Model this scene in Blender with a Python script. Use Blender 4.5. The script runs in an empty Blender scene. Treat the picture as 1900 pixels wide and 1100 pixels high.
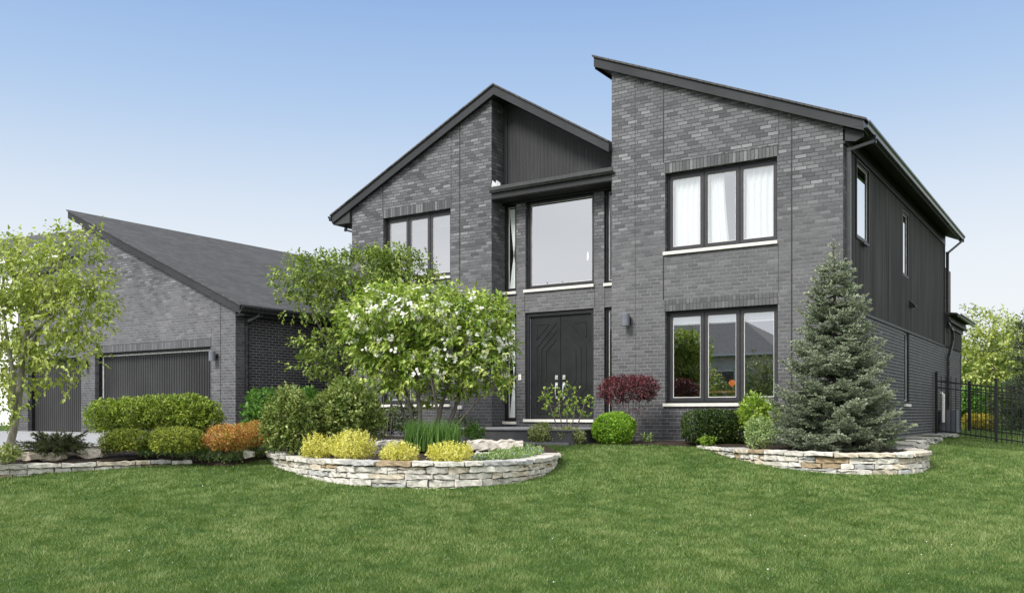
import bpy, bmesh, math, random
import numpy as np
from mathutils import Vector, Matrix

S = bpy.context.scene
COL = S.collection
R = math.radians
PI = math.pi

# ------------------------------------------------------------------ camera, world, sun, exposure
# House frame: X runs along the front facade (to the right), Y into the house, Z up; Z = 0 is the grade at the house.
F_PX, CX, HZ = 1682.0, 950.0, 766.0
CAM = np.array([3.741, -15.743, 0.54])
D1 = np.array([1682.0, -1110.0]) / math.hypot(1682.0, 1110.0)      # picture right, in the house frame (x, y) -> rows
YAW = math.atan2(1110.0, 1682.0)
RIGHT = np.array([math.cos(YAW), math.sin(YAW)])
FWD = np.array([-math.sin(YAW), math.cos(YAW)])

cam_data = bpy.data.cameras.new("camera")
cam_data.sensor_width = 36.0
cam_data.lens = F_PX / 1900.0 * 36.0
cam_data.shift_y = (HZ - 550.0) / 1900.0
cam_data.clip_start = 0.1
cam_data.clip_end = 3000.0
cam = bpy.data.objects.new("camera", cam_data)
COL.objects.link(cam)
cam.location = CAM
cam.rotation_euler = (R(90), 0, YAW)
S.camera = cam

SUN_DIR = Vector((-0.16, -0.74, 0.72)).normalized()      # towards the sun: front left, high, behind thin cloud
SUN_EL = math.asin(SUN_DIR.z)
SUN_AZ = math.atan2(SUN_DIR.x, SUN_DIR.y)

world = bpy.data.worlds.new("World")
S.world = world
world.use_nodes = True
wn, wl = world.node_tree.nodes, world.node_tree.links
wn.clear()
w_out = wn.new("ShaderNodeOutputWorld")
w_bg = wn.new("ShaderNodeBackground")
w_bg.inputs["Strength"].default_value = 0.10
w_sky = wn.new("ShaderNodeTexSky")
w_sky.sky_type = 'NISHITA'
w_sky.sun_disc = False
w_sky.sun_elevation = SUN_EL
w_sky.sun_rotation = SUN_AZ
w_sky.air_density = 1.0
w_sky.dust_density = 1.2
w_sky.ozone_density = 1.5
w_co = wn.new("ShaderNodeTexCoord")
w_sep = wn.new("ShaderNodeSeparateXYZ")
wl.new(w_co.outputs["Generated"], w_sep.inputs[0])
# clear blue over the house, fading to pale near the horizon; thin bright overcast over the street behind
w_ramp = wn.new("ShaderNodeValToRGB")
wl.new(w_sep.outputs["Z"], w_ramp.inputs[0])
cr = w_ramp.color_ramp
cr.elements[0].position = 0.0
cr.elements[0].color = (7.45, 7.55, 7.7, 1)
cr.elements[1].position = 1.0
cr.elements[1].color = (1.70, 2.95, 5.89, 1)
for p, c in ((0.08, (7.3, 7.5, 7.7, 1)), (0.156, (6.8, 7.2, 7.65, 1)), (0.21, (5.9, 6.6, 7.5, 1)), (0.27, (4.64, 5.71, 7.23, 1)), (0.32, (3.66, 5.00, 7.05, 1)), (0.41, (2.54, 3.93, 6.52, 1))):
    e = cr.elements.new(p)
    e.color = c
w_mix1 = wn.new("ShaderNodeMix")
w_mix1.data_type = 'RGBA'
w_mix1.inputs["Factor"].default_value = 0.94
wl.new(w_sky.outputs[0], w_mix1.inputs["A"])
wl.new(w_ramp.outputs[0], w_mix1.inputs["B"])
w_noise = wn.new("ShaderNodeTexNoise")
w_noise.inputs["Scale"].default_value = 1.5
w_noise.inputs["Detail"].default_value = 2.0
w_map = wn.new("ShaderNodeMapping")
w_map.inputs["Scale"].default_value = (1, 1, 3.0)
wl.new(w_co.outputs["Generated"], w_map.inputs[0])
wl.new(w_map.outputs[0], w_noise.inputs["Vector"])
w_cl = wn.new("ShaderNodeValToRGB")
w_cl.color_ramp.elements[0].position = 0.35
w_cl.color_ramp.elements[0].color = (9.6, 10.0, 10.7, 1)
w_cl.color_ramp.elements[1].position = 0.68
w_cl.color_ramp.elements[1].color = (14.2, 14.3, 14.5, 1)
wl.new(w_noise.outputs["Fac"], w_cl.inputs[0])
w_dot = wn.new("ShaderNodeVectorMath")
w_dot.operation = 'DOT_PRODUCT'
wl.new(w_co.outputs["Generated"], w_dot.inputs[0])
w_dot.inputs[1].default_value = (-FWD[0] * 0.97, -FWD[1] * 0.97, 0.25)
w_mr = wn.new("ShaderNodeMapRange")
w_mr.interpolation_type = 'SMOOTHSTEP'
w_mr.inputs["From Min"].default_value = -0.45
w_mr.inputs["From Max"].default_value = 0.25
wl.new(w_dot.outputs["Value"], w_mr.inputs["Value"])
w_mix2 = wn.new("ShaderNodeMix")
w_mix2.data_type = 'RGBA'
wl.new(w_mr.outputs[0], w_mix2.inputs["Factor"])
wl.new(w_mix1.outputs["Result"], w_mix2.inputs["A"])
wl.new(w_cl.outputs[0], w_mix2.inputs["B"])
wl.new(w_mix2.outputs["Result"], w_bg.inputs["Color"])
wl.new(w_bg.outputs[0], w_out.inputs[0])

sun_data = bpy.data.lights.new("sun", 'SUN')
sun_data.energy = 3.4
sun_data.angle = R(18)
sun_data.color = (1.0, 0.972, 0.93)
sun = bpy.data.objects.new("sun", sun_data)
COL.objects.link(sun)
sun.location = (-20, -20, 40)
sun.rotation_euler = SUN_DIR.to_track_quat('Z', 'Y').to_euler()

S.view_settings.view_transform = 'Standard'
S.view_settings.look = 'None'
S.view_settings.exposure = 0.32
S.view_settings.gamma = 1.0
S.view_settings.use_curve_mapping = False
S.render.engine = 'CYCLES'
S.cycles.use_denoising = True
S.cycles.max_bounces = 7
S.cycles.diffuse_bounces = 3
S.cycles.glossy_bounces = 4
S.cycles.transparent_max_bounces = 10
S.cycles.caustics_reflective = False
S.cycles.caustics_refractive = False


def at(px, depth, z=0.0):
    """house-frame point lying `depth` metres in front of the camera, on the picture column px"""
    p = CAM[:2] + RIGHT * ((px - CX) / F_PX * depth) + FWD * depth
    return np.array([p[0], p[1], z])


def depth_of(x, y):
    return (x - CAM[0]) * FWD[0] + (y - CAM[1]) * FWD[1]


def smooth(a, b, x):
    t = np.clip((x - a) / (b - a), 0, 1)
    return t * t * (3 - 2 * t)


def ground_z(x, y):
    """lawn: rises gently towards the house, level around it, falls away on the right"""
    x = np.asarray(x, float)
    y = np.asarray(y, float)
    d = depth_of(x, y)
    z = 0.54 - 1.78 + 0.079 * np.clip(d, -1.5, 15.6)
    z = z - 0.14 * np.clip(x - 0.05, 0, 2.6) * smooth(0.0, 5.0, y)
    return z


# ------------------------------------------------------------------ object helpers
def tag(o, label=None, cat=None, group=None, kind=None):
    if label: o["label"] = label
    if cat: o["category"] = cat
    if group: o["group"] = group
    if kind: o["kind"] = kind
    return o


def empty(name, loc, label, cat, group=None, rz=0.0):
    o = bpy.data.objects.new(name, None)
    o.empty_display_size = 0.2
    COL.objects.link(o)
    o.location = loc
    o.rotation_euler = (0, 0, rz)
    return tag(o, label, cat, group)


def link(name, me, mat, parent=None):
    o = bpy.data.objects.new(name, me)
    COL.objects.link(o)
    if mat is not None:
        me.materials.append(mat)
    if parent is not None:
        o.parent = parent
        # meshes are written in house coordinates; take the parent's place out again
        o.matrix_parent_inverse = Matrix.LocRotScale(parent_world(parent), None, None).inverted()
    return o


def parent_world(p):
    """parts are written in house coordinates: a mesh parent sits at the identity, an Empty at its location"""
    return Vector(p.location) if p.type == 'EMPTY' else Vector((0, 0, 0))


class MB:
    def __init__(s):
        s.v, s.f, s.sm = [], [], False

    def quad(s, a, b, c, d):
        n = len(s.v)
        s.v += [tuple(a), tuple(b), tuple(c), tuple(d)]
        s.f.append((n, n + 1, n + 2, n + 3))
        return s

    def box(s, x0, x1, y0, y1, z0, z1):
        if x0 > x1: x0, x1 = x1, x0
        if y0 > y1: y0, y1 = y1, y0
        if z0 > z1: z0, z1 = z1, z0
        n = len(s.v)
        s.v += [(x0, y0, z0), (x1, y0, z0), (x1, y1, z0), (x0, y1, z0), (x0, y0, z1), (x1, y0, z1), (x1, y1, z1), (x0, y1, z1)]
        s.f += [tuple(n + i for i in q) for q in ((3, 2, 1, 0), (4, 5, 6, 7), (0, 1, 5, 4), (1, 2, 6, 5), (2, 3, 7, 6), (3, 0, 4, 7))]
        return s

    def prism(s, poly, axis, a, b):
        """poly: 2D outline extruded along axis ('x': (y,z), 'y': (x,z), 'z': (x,y)) from a to b"""
        n = len(s.v)
        k = len(poly)
        area = sum(poly[i][0] * poly[(i + 1) % k][1] - poly[(i + 1) % k][0] * poly[i][1] for i in range(k))
        if area < 0: poly = poly[::-1]
        mk = {'x': lambda p, t: (t, p[0], p[1]), 'y': lambda p, t: (p[0], t, p[1]), 'z': lambda p, t: (p[0], p[1], t)}[axis]
        s.v += [mk(p, a) for p in poly] + [mk(p, b) for p in poly]
        flip = (axis == 'y')
        bot, top = tuple(range(n, n + k)), tuple(range(n + k, n + 2 * k))
        s.f.append(bot if flip else bot[::-1])
        s.f.append(top[::-1] if flip else top)
        for i in range(k):
            j = (i + 1) % k
            q = (n + i, n + j, n + k + j, n + k + i)
            s.f.append(q[::-1] if flip else q)
        return s

    def bar(s, p, q, w, h=None, up=(0, 0, 1)):
        """rectangular bar from p to q"""
        h = w if h is None else h
        p, q = Vector(p), Vector(q)
        d = (q - p).normalized()
        u = Vector(up)
        if abs(d.dot(u)) > 0.95: u = Vector((0, 1, 0))
        a = d.cross(u).normalized() * w / 2
        b = a.cross(d).normalized() * h / 2
        n = len(s.v)
        for c in (p, q):
            s.v += [tuple(c - a - b), tuple(c + a - b), tuple(c + a + b), tuple(c - a + b)]
        s.f += [tuple(n + i for i in t) for t in ((0, 1, 2, 3), (7, 6, 5, 4), (1, 0, 4, 5), (2, 1, 5, 6), (3, 2, 6, 7), (0, 3, 7, 4))]
        return s

    def tube(s, pts, rad, seg=7, cap=True):
        pts = [Vector(p) for p in pts]
        if not hasattr(rad, '__len__'): rad = [rad] * len(pts)
        n0 = len(s.v)
        ref = Vector((0.31, 0.17, 0.93))
        for i, p in enumerate(pts):
            d = (pts[min(i + 1, len(pts) - 1)] - pts[max(i - 1, 0)]).normalized()
            if abs(d.dot(ref)) > 0.97: ref = Vector((1, 0, 0))
            a = d.cross(ref).normalized()
            b = d.cross(a)
            for k in range(seg):
                t = 2 * PI * k / seg
                s.v.append(tuple(p + (a * math.cos(t) + b * math.sin(t)) * rad[i]))
        for i in range(len(pts) - 1):
            for k in range(seg):
                k2 = (k + 1) % seg
                s.f.append((n0 + i * seg + k, n0 + i * seg + k2, n0 + (i + 1) * seg + k2, n0 + (i + 1) * seg + k))
        if cap:
            s.f.append(tuple(n0 + k for k in range(seg))[::-1])
            s.f.append(tuple(n0 + (len(pts) - 1) * seg + k for k in range(seg)))
        return s

    def lathe(s, prof, c, seg=20):
        """prof: (radius, z) list"""
        n0 = len(s.v)
        for r, z in prof:
            for k in range(seg):
                t = 2 * PI * k / seg
                s.v.append((c[0] + r * math.cos(t), c[1] + r * math.sin(t), c[2] + z))
        for i in range(len(prof) - 1):
            for k in range(seg):
                k2 = (k + 1) % seg
                s.f.append((n0 + i * seg + k, n0 + i * seg + k2, n0 + (i + 1) * seg + k2, n0 + (i + 1) * seg + k))
        s.f.append(tuple(n0 + k for k in range(seg))[::-1])
        s.f.append(tuple(n0 + (len(prof) - 1) * seg + k for k in range(seg)))
        return s

    def build(s, name, mat, parent=None, smooth=False):
        me = bpy.data.meshes.new(name)
        me.from_pydata(s.v, [], s.f)
        me.update()
        if smooth:
            for p in me.polygons: p.use_smooth = True
        return link(name, me, mat, parent)


# ------------------------------------------------------------------ materials
class NT:
    def __init__(s, name):
        s.m = bpy.data.materials.new(name)
        s.m.use_nodes = True
        s.n, s.l = s.m.node_tree.nodes, s.m.node_tree.links
        s.b = s.n["Principled BSDF"]
        s.out = s.n["Material Output"]

    def node(s, t, **kw):
        n = s.n.new(t)
        for k, v in kw.items(): setattr(n, k, v)
        return n

    def put(s, sock, v):
        if isinstance(v, bpy.types.NodeSocket): s.l.new(v, sock)
        else: sock.default_value = v

    def math(s, op, a, b=None, c=None):
        n = s.node("ShaderNodeMath", operation=op)
        s.put(n.inputs[0], a)
        if b is not None: s.put(n.inputs[1], b)
        if c is not None: s.put(n.inputs[2], c)
        return n.outputs[0]

    def ramp(s, fac, stops, interp='LINEAR'):
        n = s.node("ShaderNodeValToRGB")
        n.color_ramp.interpolation = interp
        e = n.color_ramp.elements
        e[0].position, e[0].color = stops[0][0], (*stops[0][1], 1)
        e[1].position, e[1].color = stops[-1][0], (*stops[-1][1], 1)
        for p, c in stops[1:-1]:
            k = e.new(p)
            k.color = (*c, 1)
        s.put(n.inputs[0], fac)
        return n.outputs[0]

    def mix(s, fac, a, b, blend='MIX'):
        n = s.node("ShaderNodeMix", data_type='RGBA', blend_type=blend)
        s.put(n.inputs["Factor"], fac)
        for k, v in (("A", a), ("B", b)):
            if isinstance(v, tuple) and len(v) == 3: v = (*v, 1)
            s.put(n.inputs[k], v)
        return n.outputs["Result"]

    def noise(s, scale, detail=4.0, rough=0.55, vec=None, stretch=None):
        n = s.node("ShaderNodeTexNoise")
        n.inputs["Scale"].default_value = scale
        n.inputs["Detail"].default_value = detail
        n.inputs["Roughness"].default_value = rough
        v = vec if vec is not None else s.obj()
        if stretch is not None:
            mp = s.node("ShaderNodeMapping")
            mp.inputs["Scale"].default_value = stretch
            s.l.new(v, mp.inputs[0])
            v = mp.outputs[0]
        s.l.new(v, n.inputs["Vector"])
        return n.outputs["Fac"]

    def obj(s):
        if not hasattr(s, '_tc'): s._tc = s.node("ShaderNodeTexCoord")
        return s._tc.outputs["Object"]

    def xyz(s):
        if not hasattr(s, '_sx'):
            s._sx = s.node("ShaderNodeSeparateXYZ")
            s.l.new(s.obj(), s._sx.inputs[0])
        return s._sx.outputs

    def attr(s, name, out="Fac"):
        n = s.node("ShaderNodeAttribute")
        n.attribute_name = name
        return n.outputs[out]

    def bump(s, h, strength=0.5, dist=0.01, normal=None):
        n = s.node("ShaderNodeBump")
        n.inputs["Strength"].default_value = strength
        n.inputs["Distance"].default_value = dist
        s.put(n.inputs["Height"], h)
        if normal is not None: s.l.new(normal, n.inputs["Normal"])
        s.l.new(n.outputs[0], s.b.inputs["Normal"])
        return n.outputs[0]

    def set(s, col=None, rough=None, metal=None, spec=None):
        if col is not None: s.put(s.b.inputs["Base Color"], (*col, 1) if isinstance(col, tuple) and len(col) == 3 else col)
        if rough is not None: s.put(s.b.inputs["Roughness"], rough)
        if metal is not None: s.put(s.b.inputs["Metallic"], metal)
        if spec is not None: s.put(s.b.inputs["Specular IOR Level"], spec)
        return s.m


def brick_material(name, bw, bh, stagger, cols, mortar_lo, mortar_hi, joint=0.010, soldier=False):
    t = NT(name)
    x, y, z = t.xyz()
    geo = t.node("ShaderNodeNewGeometry")
    ns = t.node("ShaderNodeSeparateXYZ")
    t.l.new(geo.outputs["True Normal"], ns.inputs[0])
    side = t.math('GREATER_THAN', t.math('ABSOLUTE', ns.outputs[0]), 0.5)
    hx = t.math('ADD', t.math('MULTIPLY', x, t.math('SUBTRACT', 1.0, side)), t.math('MULTIPLY', y, side))
    v = t.math('DIVIDE', t.math('ADD', z, 20.0), bh)
    row = t.math('FLOOR', v)
    off = t.math('MULTIPLY', t.math('MODULO', row, 1.0 / stagger if stagger else 1.0), stagger)
    u = t.math('ADD', t.math('DIVIDE', t.math('ADD', hx, 60.0), bw), off)
    cell = t.math('FLOOR', u)
    fu, fv = t.math('FRACT', u), t.math('FRACT', v)
    eu = t.math('MULTIPLY', t.math('MINIMUM', fu, t.math('SUBTRACT', 1.0, fu)), bw)
    ev = t.math('MULTIPLY', t.math('MINIMUM', fv, t.math('SUBTRACT', 1.0, fv)), bh)
    e = t.math('MINIMUM', eu, ev)
    wob = t.math('MULTIPLY', t.math('SUBTRACT', t.noise(30.0, 2.0), 0.5), 0.006)
    mr = t.node("ShaderNodeMapRange", interpolation_type='SMOOTHSTEP')
    t.put(mr.inputs["Value"], t.math('ADD', e, wob))
    mr.inputs["From Min"].default_value = joint * 0.35
    mr.inputs["From Max"].default_value = joint * 0.75
    face = mr.outputs[0]
    cb = t.node("ShaderNodeCombineXYZ")
    t.put(cb.inputs[0], cell); t.put(cb.inputs[1], row); t.put(cb.inputs[2], t.math('MULTIPLY', side, 7.0))
    wn_ = t.node("ShaderNodeTexWhiteNoise", noise_dimensions='3D')
    t.l.new(cb.outputs[0], wn_.inputs["Vector"])
    r1 = wn_.outputs["Value"]
    tone = t.ramp(r1, cols)
    # upper storey weathered paler; the foot of the wall darker and smeared
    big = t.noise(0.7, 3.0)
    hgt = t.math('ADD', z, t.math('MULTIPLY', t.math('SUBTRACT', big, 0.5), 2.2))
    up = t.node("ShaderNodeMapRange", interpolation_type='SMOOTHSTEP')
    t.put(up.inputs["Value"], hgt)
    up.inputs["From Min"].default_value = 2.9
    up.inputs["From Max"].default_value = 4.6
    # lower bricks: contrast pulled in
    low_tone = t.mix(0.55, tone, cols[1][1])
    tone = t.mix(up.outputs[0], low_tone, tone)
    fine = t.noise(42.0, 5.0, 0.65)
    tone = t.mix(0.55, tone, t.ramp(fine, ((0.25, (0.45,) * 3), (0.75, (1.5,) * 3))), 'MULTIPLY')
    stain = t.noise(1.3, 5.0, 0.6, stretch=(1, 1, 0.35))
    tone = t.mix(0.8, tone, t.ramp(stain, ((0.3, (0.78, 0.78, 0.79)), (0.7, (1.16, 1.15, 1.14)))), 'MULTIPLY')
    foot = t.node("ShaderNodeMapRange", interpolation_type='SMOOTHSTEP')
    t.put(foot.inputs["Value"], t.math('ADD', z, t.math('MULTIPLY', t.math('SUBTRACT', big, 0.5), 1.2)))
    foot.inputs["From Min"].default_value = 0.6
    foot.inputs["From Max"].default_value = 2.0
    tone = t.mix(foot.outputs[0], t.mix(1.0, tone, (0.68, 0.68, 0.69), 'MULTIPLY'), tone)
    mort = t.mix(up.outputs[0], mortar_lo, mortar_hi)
    mort = t.mix(0.7, mort, t.ramp(t.noise(6.0, 4.0), ((0.3, (0.6,) * 3), (0.7, (1.35,) * 3))), 'MULTIPLY')
    col = t.mix(face, mort, tone)
    hgt2 = t.math('ADD', face, t.math('MULTIPLY', fine, 0.35))
    hgt2 = t.math('ADD', hgt2, t.math('MULTIPLY', r1, 0.25))
    t.bump(hgt2, 0.55, 0.008)
    t.set(col, t.math('ADD', 0.58, t.math('MULTIPLY', r1, 0.22)), spec=0.22)
    return t.m


BR = ((0.0, (0.068, 0.069, 0.074)), (0.3, (0.106, 0.107, 0.114)), (0.7, (0.138, 0.139, 0.147)), (0.92, (0.172, 0.173, 0.182)), (1.0, (0.225, 0.226, 0.235)))
BRL = ((0.0, (0.06, 0.06, 0.064)), (0.35, (0.10, 0.101, 0.106)), (0.75, (0.13, 0.131, 0.136)), (1.0, (0.2, 0.2, 0.205)))
M = {}
M['brick'] = brick_material("charcoal_brick", 0.2032, 0.0677, 1 / 3, BR, (0.185, 0.183, 0.178), (0.055, 0.055, 0.058))
BRD = ((0.0, (0.030, 0.031, 0.035)), (0.35, (0.046, 0.047, 0.052)), (0.75, (0.066, 0.067, 0.073)), (1.0, (0.10, 0.10, 0.11)))  # front brick tones darkened: shade of the side walls put into the colour
M['brick_side'] = brick_material("shaded_side_brick", 0.2032, 0.0677, 0.5, BRD, (0.23, 0.228, 0.22), (0.19, 0.19, 0.187), joint=0.013)
M['brick_soldier'] = brick_material("soldier_brick", 0.0677, 0.2032, 0, BRL, (0.06, 0.06, 0.062), (0.045, 0.045, 0.048))


def painted(name, col, rough=0.45, var=0.25, bump=0.08, scale=9.0, spec=0.4):
    t = NT(name)
    n = t.noise(scale, 5.0, 0.6)
    lo, hi = tuple(c * (1 - var) for c in col), tuple(min(1, c * (1 + var)) for c in col)
    t.set(t.ramp(n, ((0.3, lo), (0.7, hi))), t.math('ADD', rough - 0.08, t.math('MULTIPLY', n, 0.18)), spec=spec)
    t.bump(t.noise(scale * 9, 3.0), bump, 0.004)
    return t.m


def wood_grain(name, col, axis='z', rough=0.6, groove=None, var=0.4, gaxis='y', fine=9):
    """painted boards with grain along axis and, if asked, grooves every `groove` metres across gaxis"""
    t = NT(name)
    st = {'z': (fine, fine, fine * 0.04), 'y': (14, 0.7, 14), 'x': (0.7, 14, 14)}[axis]
    n = t.noise(3.0, 6.0, 0.65, stretch=st)
    n2 = t.noise(1.1, 3.0, 0.5, stretch=(1, 1, 0.4))
    c = t.ramp(n, ((0.28, tuple(k * (1 - var) for k in col)), (0.72, tuple(k * (1 + var) for k in col))))
    c = t.mix(0.8, c, t.ramp(n2, ((0.3, (0.72,) * 3), (0.72, (1.35,) * 3))), 'MULTIPLY')
    h = t.math('MULTIPLY', n, 0.4)
    if groove:
        x, y, z = t.xyz()
        k = {'x': x, 'y': y, 'z': z}[gaxis]
        fr = t.math('FRACT', t.math('DIVIDE', t.math('ADD', k, 60.0), groove))
        g = t.math('GREATER_THAN', fr, 0.09)
        h = t.math('ADD', h, g)
        c = t.mix(g, t.mix(0.6, c, (col[0] * 0.35, col[1] * 0.35, col[2] * 0.35)), c)
    t.bump(h, 0.5, 0.008)
    t.set(c, rough, spec=0.15)
    return t.m


M['fascia'] = wood_grain("charcoal_fascia", (0.037, 0.038, 0.041), 'x', 0.55, var=0.16)
M['soffit'] = painted("dark_soffit", (0.030, 0.030, 0.031), 0.6)
M['black_trim'] = painted("black_trim", (0.011, 0.011, 0.012), 0.45, 0.2, 0.04)
M['sash'] = painted("charcoal_sash", (0.036, 0.036, 0.041), 0.33, 0.15, 0.03)
M['gutter'] = painted("black_gutter_metal", (0.030, 0.031, 0.030), 0.26, 0.25, 0.04, spec=0.6)
M['cladding'] = wood_grain("dark_board_cladding", (0.036, 0.036, 0.038), 'z', 0.6, groove=0.088, gaxis='x', var=0.25)
M['siding'] = wood_grain("weathered_charcoal_siding", (0.042, 0.040, 0.037), 'z', 0.75, groove=0.203, gaxis='y', var=0.85, fine=2.0)
M['garage_board'] = wood_grain("grey_garage_board", (0.040, 0.040, 0.041), 'z', 0.5, var=0.12)
M['door'] = painted("black_door_paint", (0.013, 0.0135, 0.0145), 0.42, 0.3, 0.05, 3.0, spec=0.3)
M['sill'] = painted("pale_limestone_sill", (0.66, 0.64, 0.58), 0.75, 0.12, 0.15, 14.0)
M['steel'] = NT("brushed_steel").set((0.85, 0.85, 0.84), 0.38, 1.0)
M['white_trim'] = painted("off_white_trim", (0.78, 0.77, 0.73), 0.5, 0.1)
M['lamp_grey'] = painted("grey_lamp_metal", (0.14, 0.145, 0.17), 0.35, 0.12, 0.03)
M['foundation'] = painted("pale_foundation_concrete", (0.30, 0.30, 0.28), 0.85, 0.25, 0.4, 4.0)
M['interior'] = painted("interior_plaster", (0.16, 0.15, 0.14), 0.8)
M['interior_dark'] = painted("interior_floor_wood", (0.06, 0.045, 0.035), 0.6)
M['flashing'] = painted("pale_metal_flashing", (0.45, 0.45, 0.46), 0.5, 0.2)
M['table_wood'] = painted("orange_table_wood", (0.42, 0.17, 0.06), 0.4)
M['rust_wood'] = wood_grain("brown_cedar", (0.105, 0.066, 0.045), 'z', 0.65, groove=0.12, gaxis='y')


def shingle():
    t = NT("asphalt_shingle")
    x, y, z = t.xyz()
    v = t.math('DIVIDE', t.math('ADD', x, 60.0), 0.128)
    row = t.math('FLOOR', v)
    rn = t.node("ShaderNodeTexWhiteNoise", noise_dimensions='1D')
    t.put(rn.inputs["W"], row)
    u = t.math('ADD', t.math('DIVIDE', t.math('ADD', y, 60.0), 0.26), t.math('MULTIPLY', rn.outputs["Value"], 3.0))
    cb = t.node("ShaderNodeCombineXYZ")
    t.put(cb.inputs[0], t.math('FLOOR', u)); t.put(cb.inputs[1], row)
    wn_ = t.node("ShaderNodeTexWhiteNoise", noise_dimensions='2D')
    t.l.new(cb.outputs[0], wn_.inputs["Vector"])
    c = t.ramp(wn_.outputs["Value"], ((0.0, (0.070, 0.069, 0.069)), (0.5, (0.081, 0.080, 0.080)), (1.0, (0.094, 0.0925, 0.092))))
    fr = t.math('FRACT', v)
    edge = t.math('GREATER_THAN', fr, 0.10)
    fu = t.math('GREATER_THAN', t.math('FRACT', u), 0.03)
    e = t.math('MULTIPLY', edge, fu)
    c = t.mix(e, (0.04, 0.04, 0.042), c)
    c = t.mix(0.8, c, t.ramp(t.noise(60, 3.0, 0.7), ((0.3, (0.65,) * 3), (0.7, (1.4,) * 3))), 'MULTIPLY')
    c = t.mix(0.8, c, t.ramp(t.noise(0.9, 4.0, 0.6), ((0.3, (0.90,) * 3), (0.7, (1.10,) * 3))), 'MULTIPLY')
    t.bump(t.math('ADD', t.math('MULTIPLY', fr, 0.7), t.math('MULTIPLY', e, 0.5)), 0.6, 0.012)
    return t.set(c, 0.9, spec=0.12)


M['shingle'] = shingle()


def glass(name, refl, tint=(0.97, 0.985, 0.98), gc=(0.93, 0.95, 0.97)):
    t = NT(name)
    t.n.remove(t.b)
    gl = t.node("ShaderNodeBsdfGlossy")
    gl.inputs["Roughness"].default_value = 0.0
    gl.inputs["Color"].default_value = (*gc, 1)
    tr = t.node("ShaderNodeBsdfTransparent")
    tr.inputs["Color"].default_value = (*tint, 1)
    lw = t.node("ShaderNodeLayerWeight")
    lw.inputs["Blend"].default_value = 0.5
    sch = t.math('ADD', 0.04, t.math('MULTIPLY', t.math('POWER', lw.outputs["Facing"], 5.0), 0.96))
    ge = t.node("ShaderNodeNewGeometry")
    fac = t.math('MULTIPLY', t.math('ADD', refl, t.math('MULTIPLY', sch, 1.0 - refl)), t.math('SUBTRACT', 1.0, ge.outputs["Backfacing"]))
    mx = t.node("ShaderNodeMixShader")
    t.l.new(fac, mx.inputs[0]); t.l.new(tr.outputs[0], mx.inputs[1]); t.l.new(gl.outputs[0], mx.inputs[2])
    t.l.new(mx.outputs[0], t.out.inputs[0])
    return t.m


M['glass_mirror'] = glass("reflective_window_glass", 0.84, gc=(0.455, 0.46, 0.472))
M['glass_bright'] = glass("bright_reflective_glass", 0.92, gc=(0.97, 0.97, 0.97))
M['glass_soft'] = glass("coated_window_glass", 0.34)
M['glass_dark'] = glass("shaded_window_glass", 0.05)
M['glass_low'] = glass("clear_window_glass", 0.37)


def cloth(name, col=(0.93, 0.93, 0.93)):
    t = NT(name)
    t.n.remove(t.b)
    d = t.node("ShaderNodeBsdfDiffuse"); d.inputs["Color"].default_value = (*col, 1)
    tl = t.node("ShaderNodeBsdfTranslucent"); tl.inputs["Color"].default_value = (*col, 1)
    mx = t.node("ShaderNodeMixShader"); mx.inputs[0].default_value = 0.12
    t.l.new(d.outputs[0], mx.inputs[1]); t.l.new(tl.outputs[0], mx.inputs[2]); t.l.new(mx.outputs[0], t.out.inputs[0])
    return t.m


M['curtain'] = cloth("white_voile")


def leafmat(name, lo, mid, hi, rough=0.45, trans=0.28, spec=0.35):
    t = NT(name)
    a = t.attr("tone")
    c = t.ramp(a, ((0.0, lo), (0.5, mid), (1.0, hi)))
    t.set(c, rough, spec=spec)
    tl = t.node("ShaderNodeBsdfTranslucent")
    t.l.new(t.mix(1.0, c, (1.25, 1.3, 0.7), 'MULTIPLY'), tl.inputs["Color"])
    mx = t.node("ShaderNodeMixShader"); mx.inputs[0].default_value = trans
    t.l.new(t.b.outputs[0], mx.inputs[1]); t.l.new(tl.outputs[0], mx.inputs[2]); t.l.new(mx.outputs[0], t.out.inputs[0])
    return t.m


def bark(name, lo, hi, scale=14.0):
    t = NT(name)
    n = t.noise(scale, 5.0, 0.65, stretch=(1, 1, 0.35))
    t.bump(n, 0.6, 0.012)
    return t.set(t.ramp(n, ((0.3, lo), (0.7, hi))), 0.85, spec=0.2)


M['bark_pale'] = bark("pale_grey_bark", (0.13, 0.115, 0.09), (0.33, 0.31, 0.26))
M['bark_grey'] = bark("grey_bark", (0.07, 0.062, 0.05), (0.19, 0.17, 0.145))
M['bark_dark'] = bark("brown_bark", (0.035, 0.028, 0.022), (0.10, 0.082, 0.066))
M['twig'] = bark("grey_twig", (0.10, 0.085, 0.075), (0.21, 0.18, 0.165))


def stone():
    t = NT("rough_limestone")
    a = t.attr("stone_colour", "Color")
    n1 = t.noise(7.0, 6.0, 0.7)
    n2 = t.noise(34.0, 5.0, 0.7)
    c = t.mix(0.85, a, t.ramp(n1, ((0.28, (0.62, 0.60, 0.56)), (0.72, (1.2, 1.19, 1.17)))), 'MULTIPLY')
    c = t.mix(0.6, c, t.ramp(n2, ((0.3, (0.7, 0.69, 0.66)), (0.7, (1.2, 1.2, 1.2)))), 'MULTIPLY')
    t.bump(t.math('ADD', t.math('MULTIPLY', n1, 1.2), t.math('MULTIPLY', n2, 0.45)), 0.75, 0.03)
    return t.set(c, 0.9, spec=0.2)


M['stone'] = stone()
M['stone_gap'] = painted("dark_wall_core", (0.16, 0.145, 0.12), 0.95, 0.3)


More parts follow.
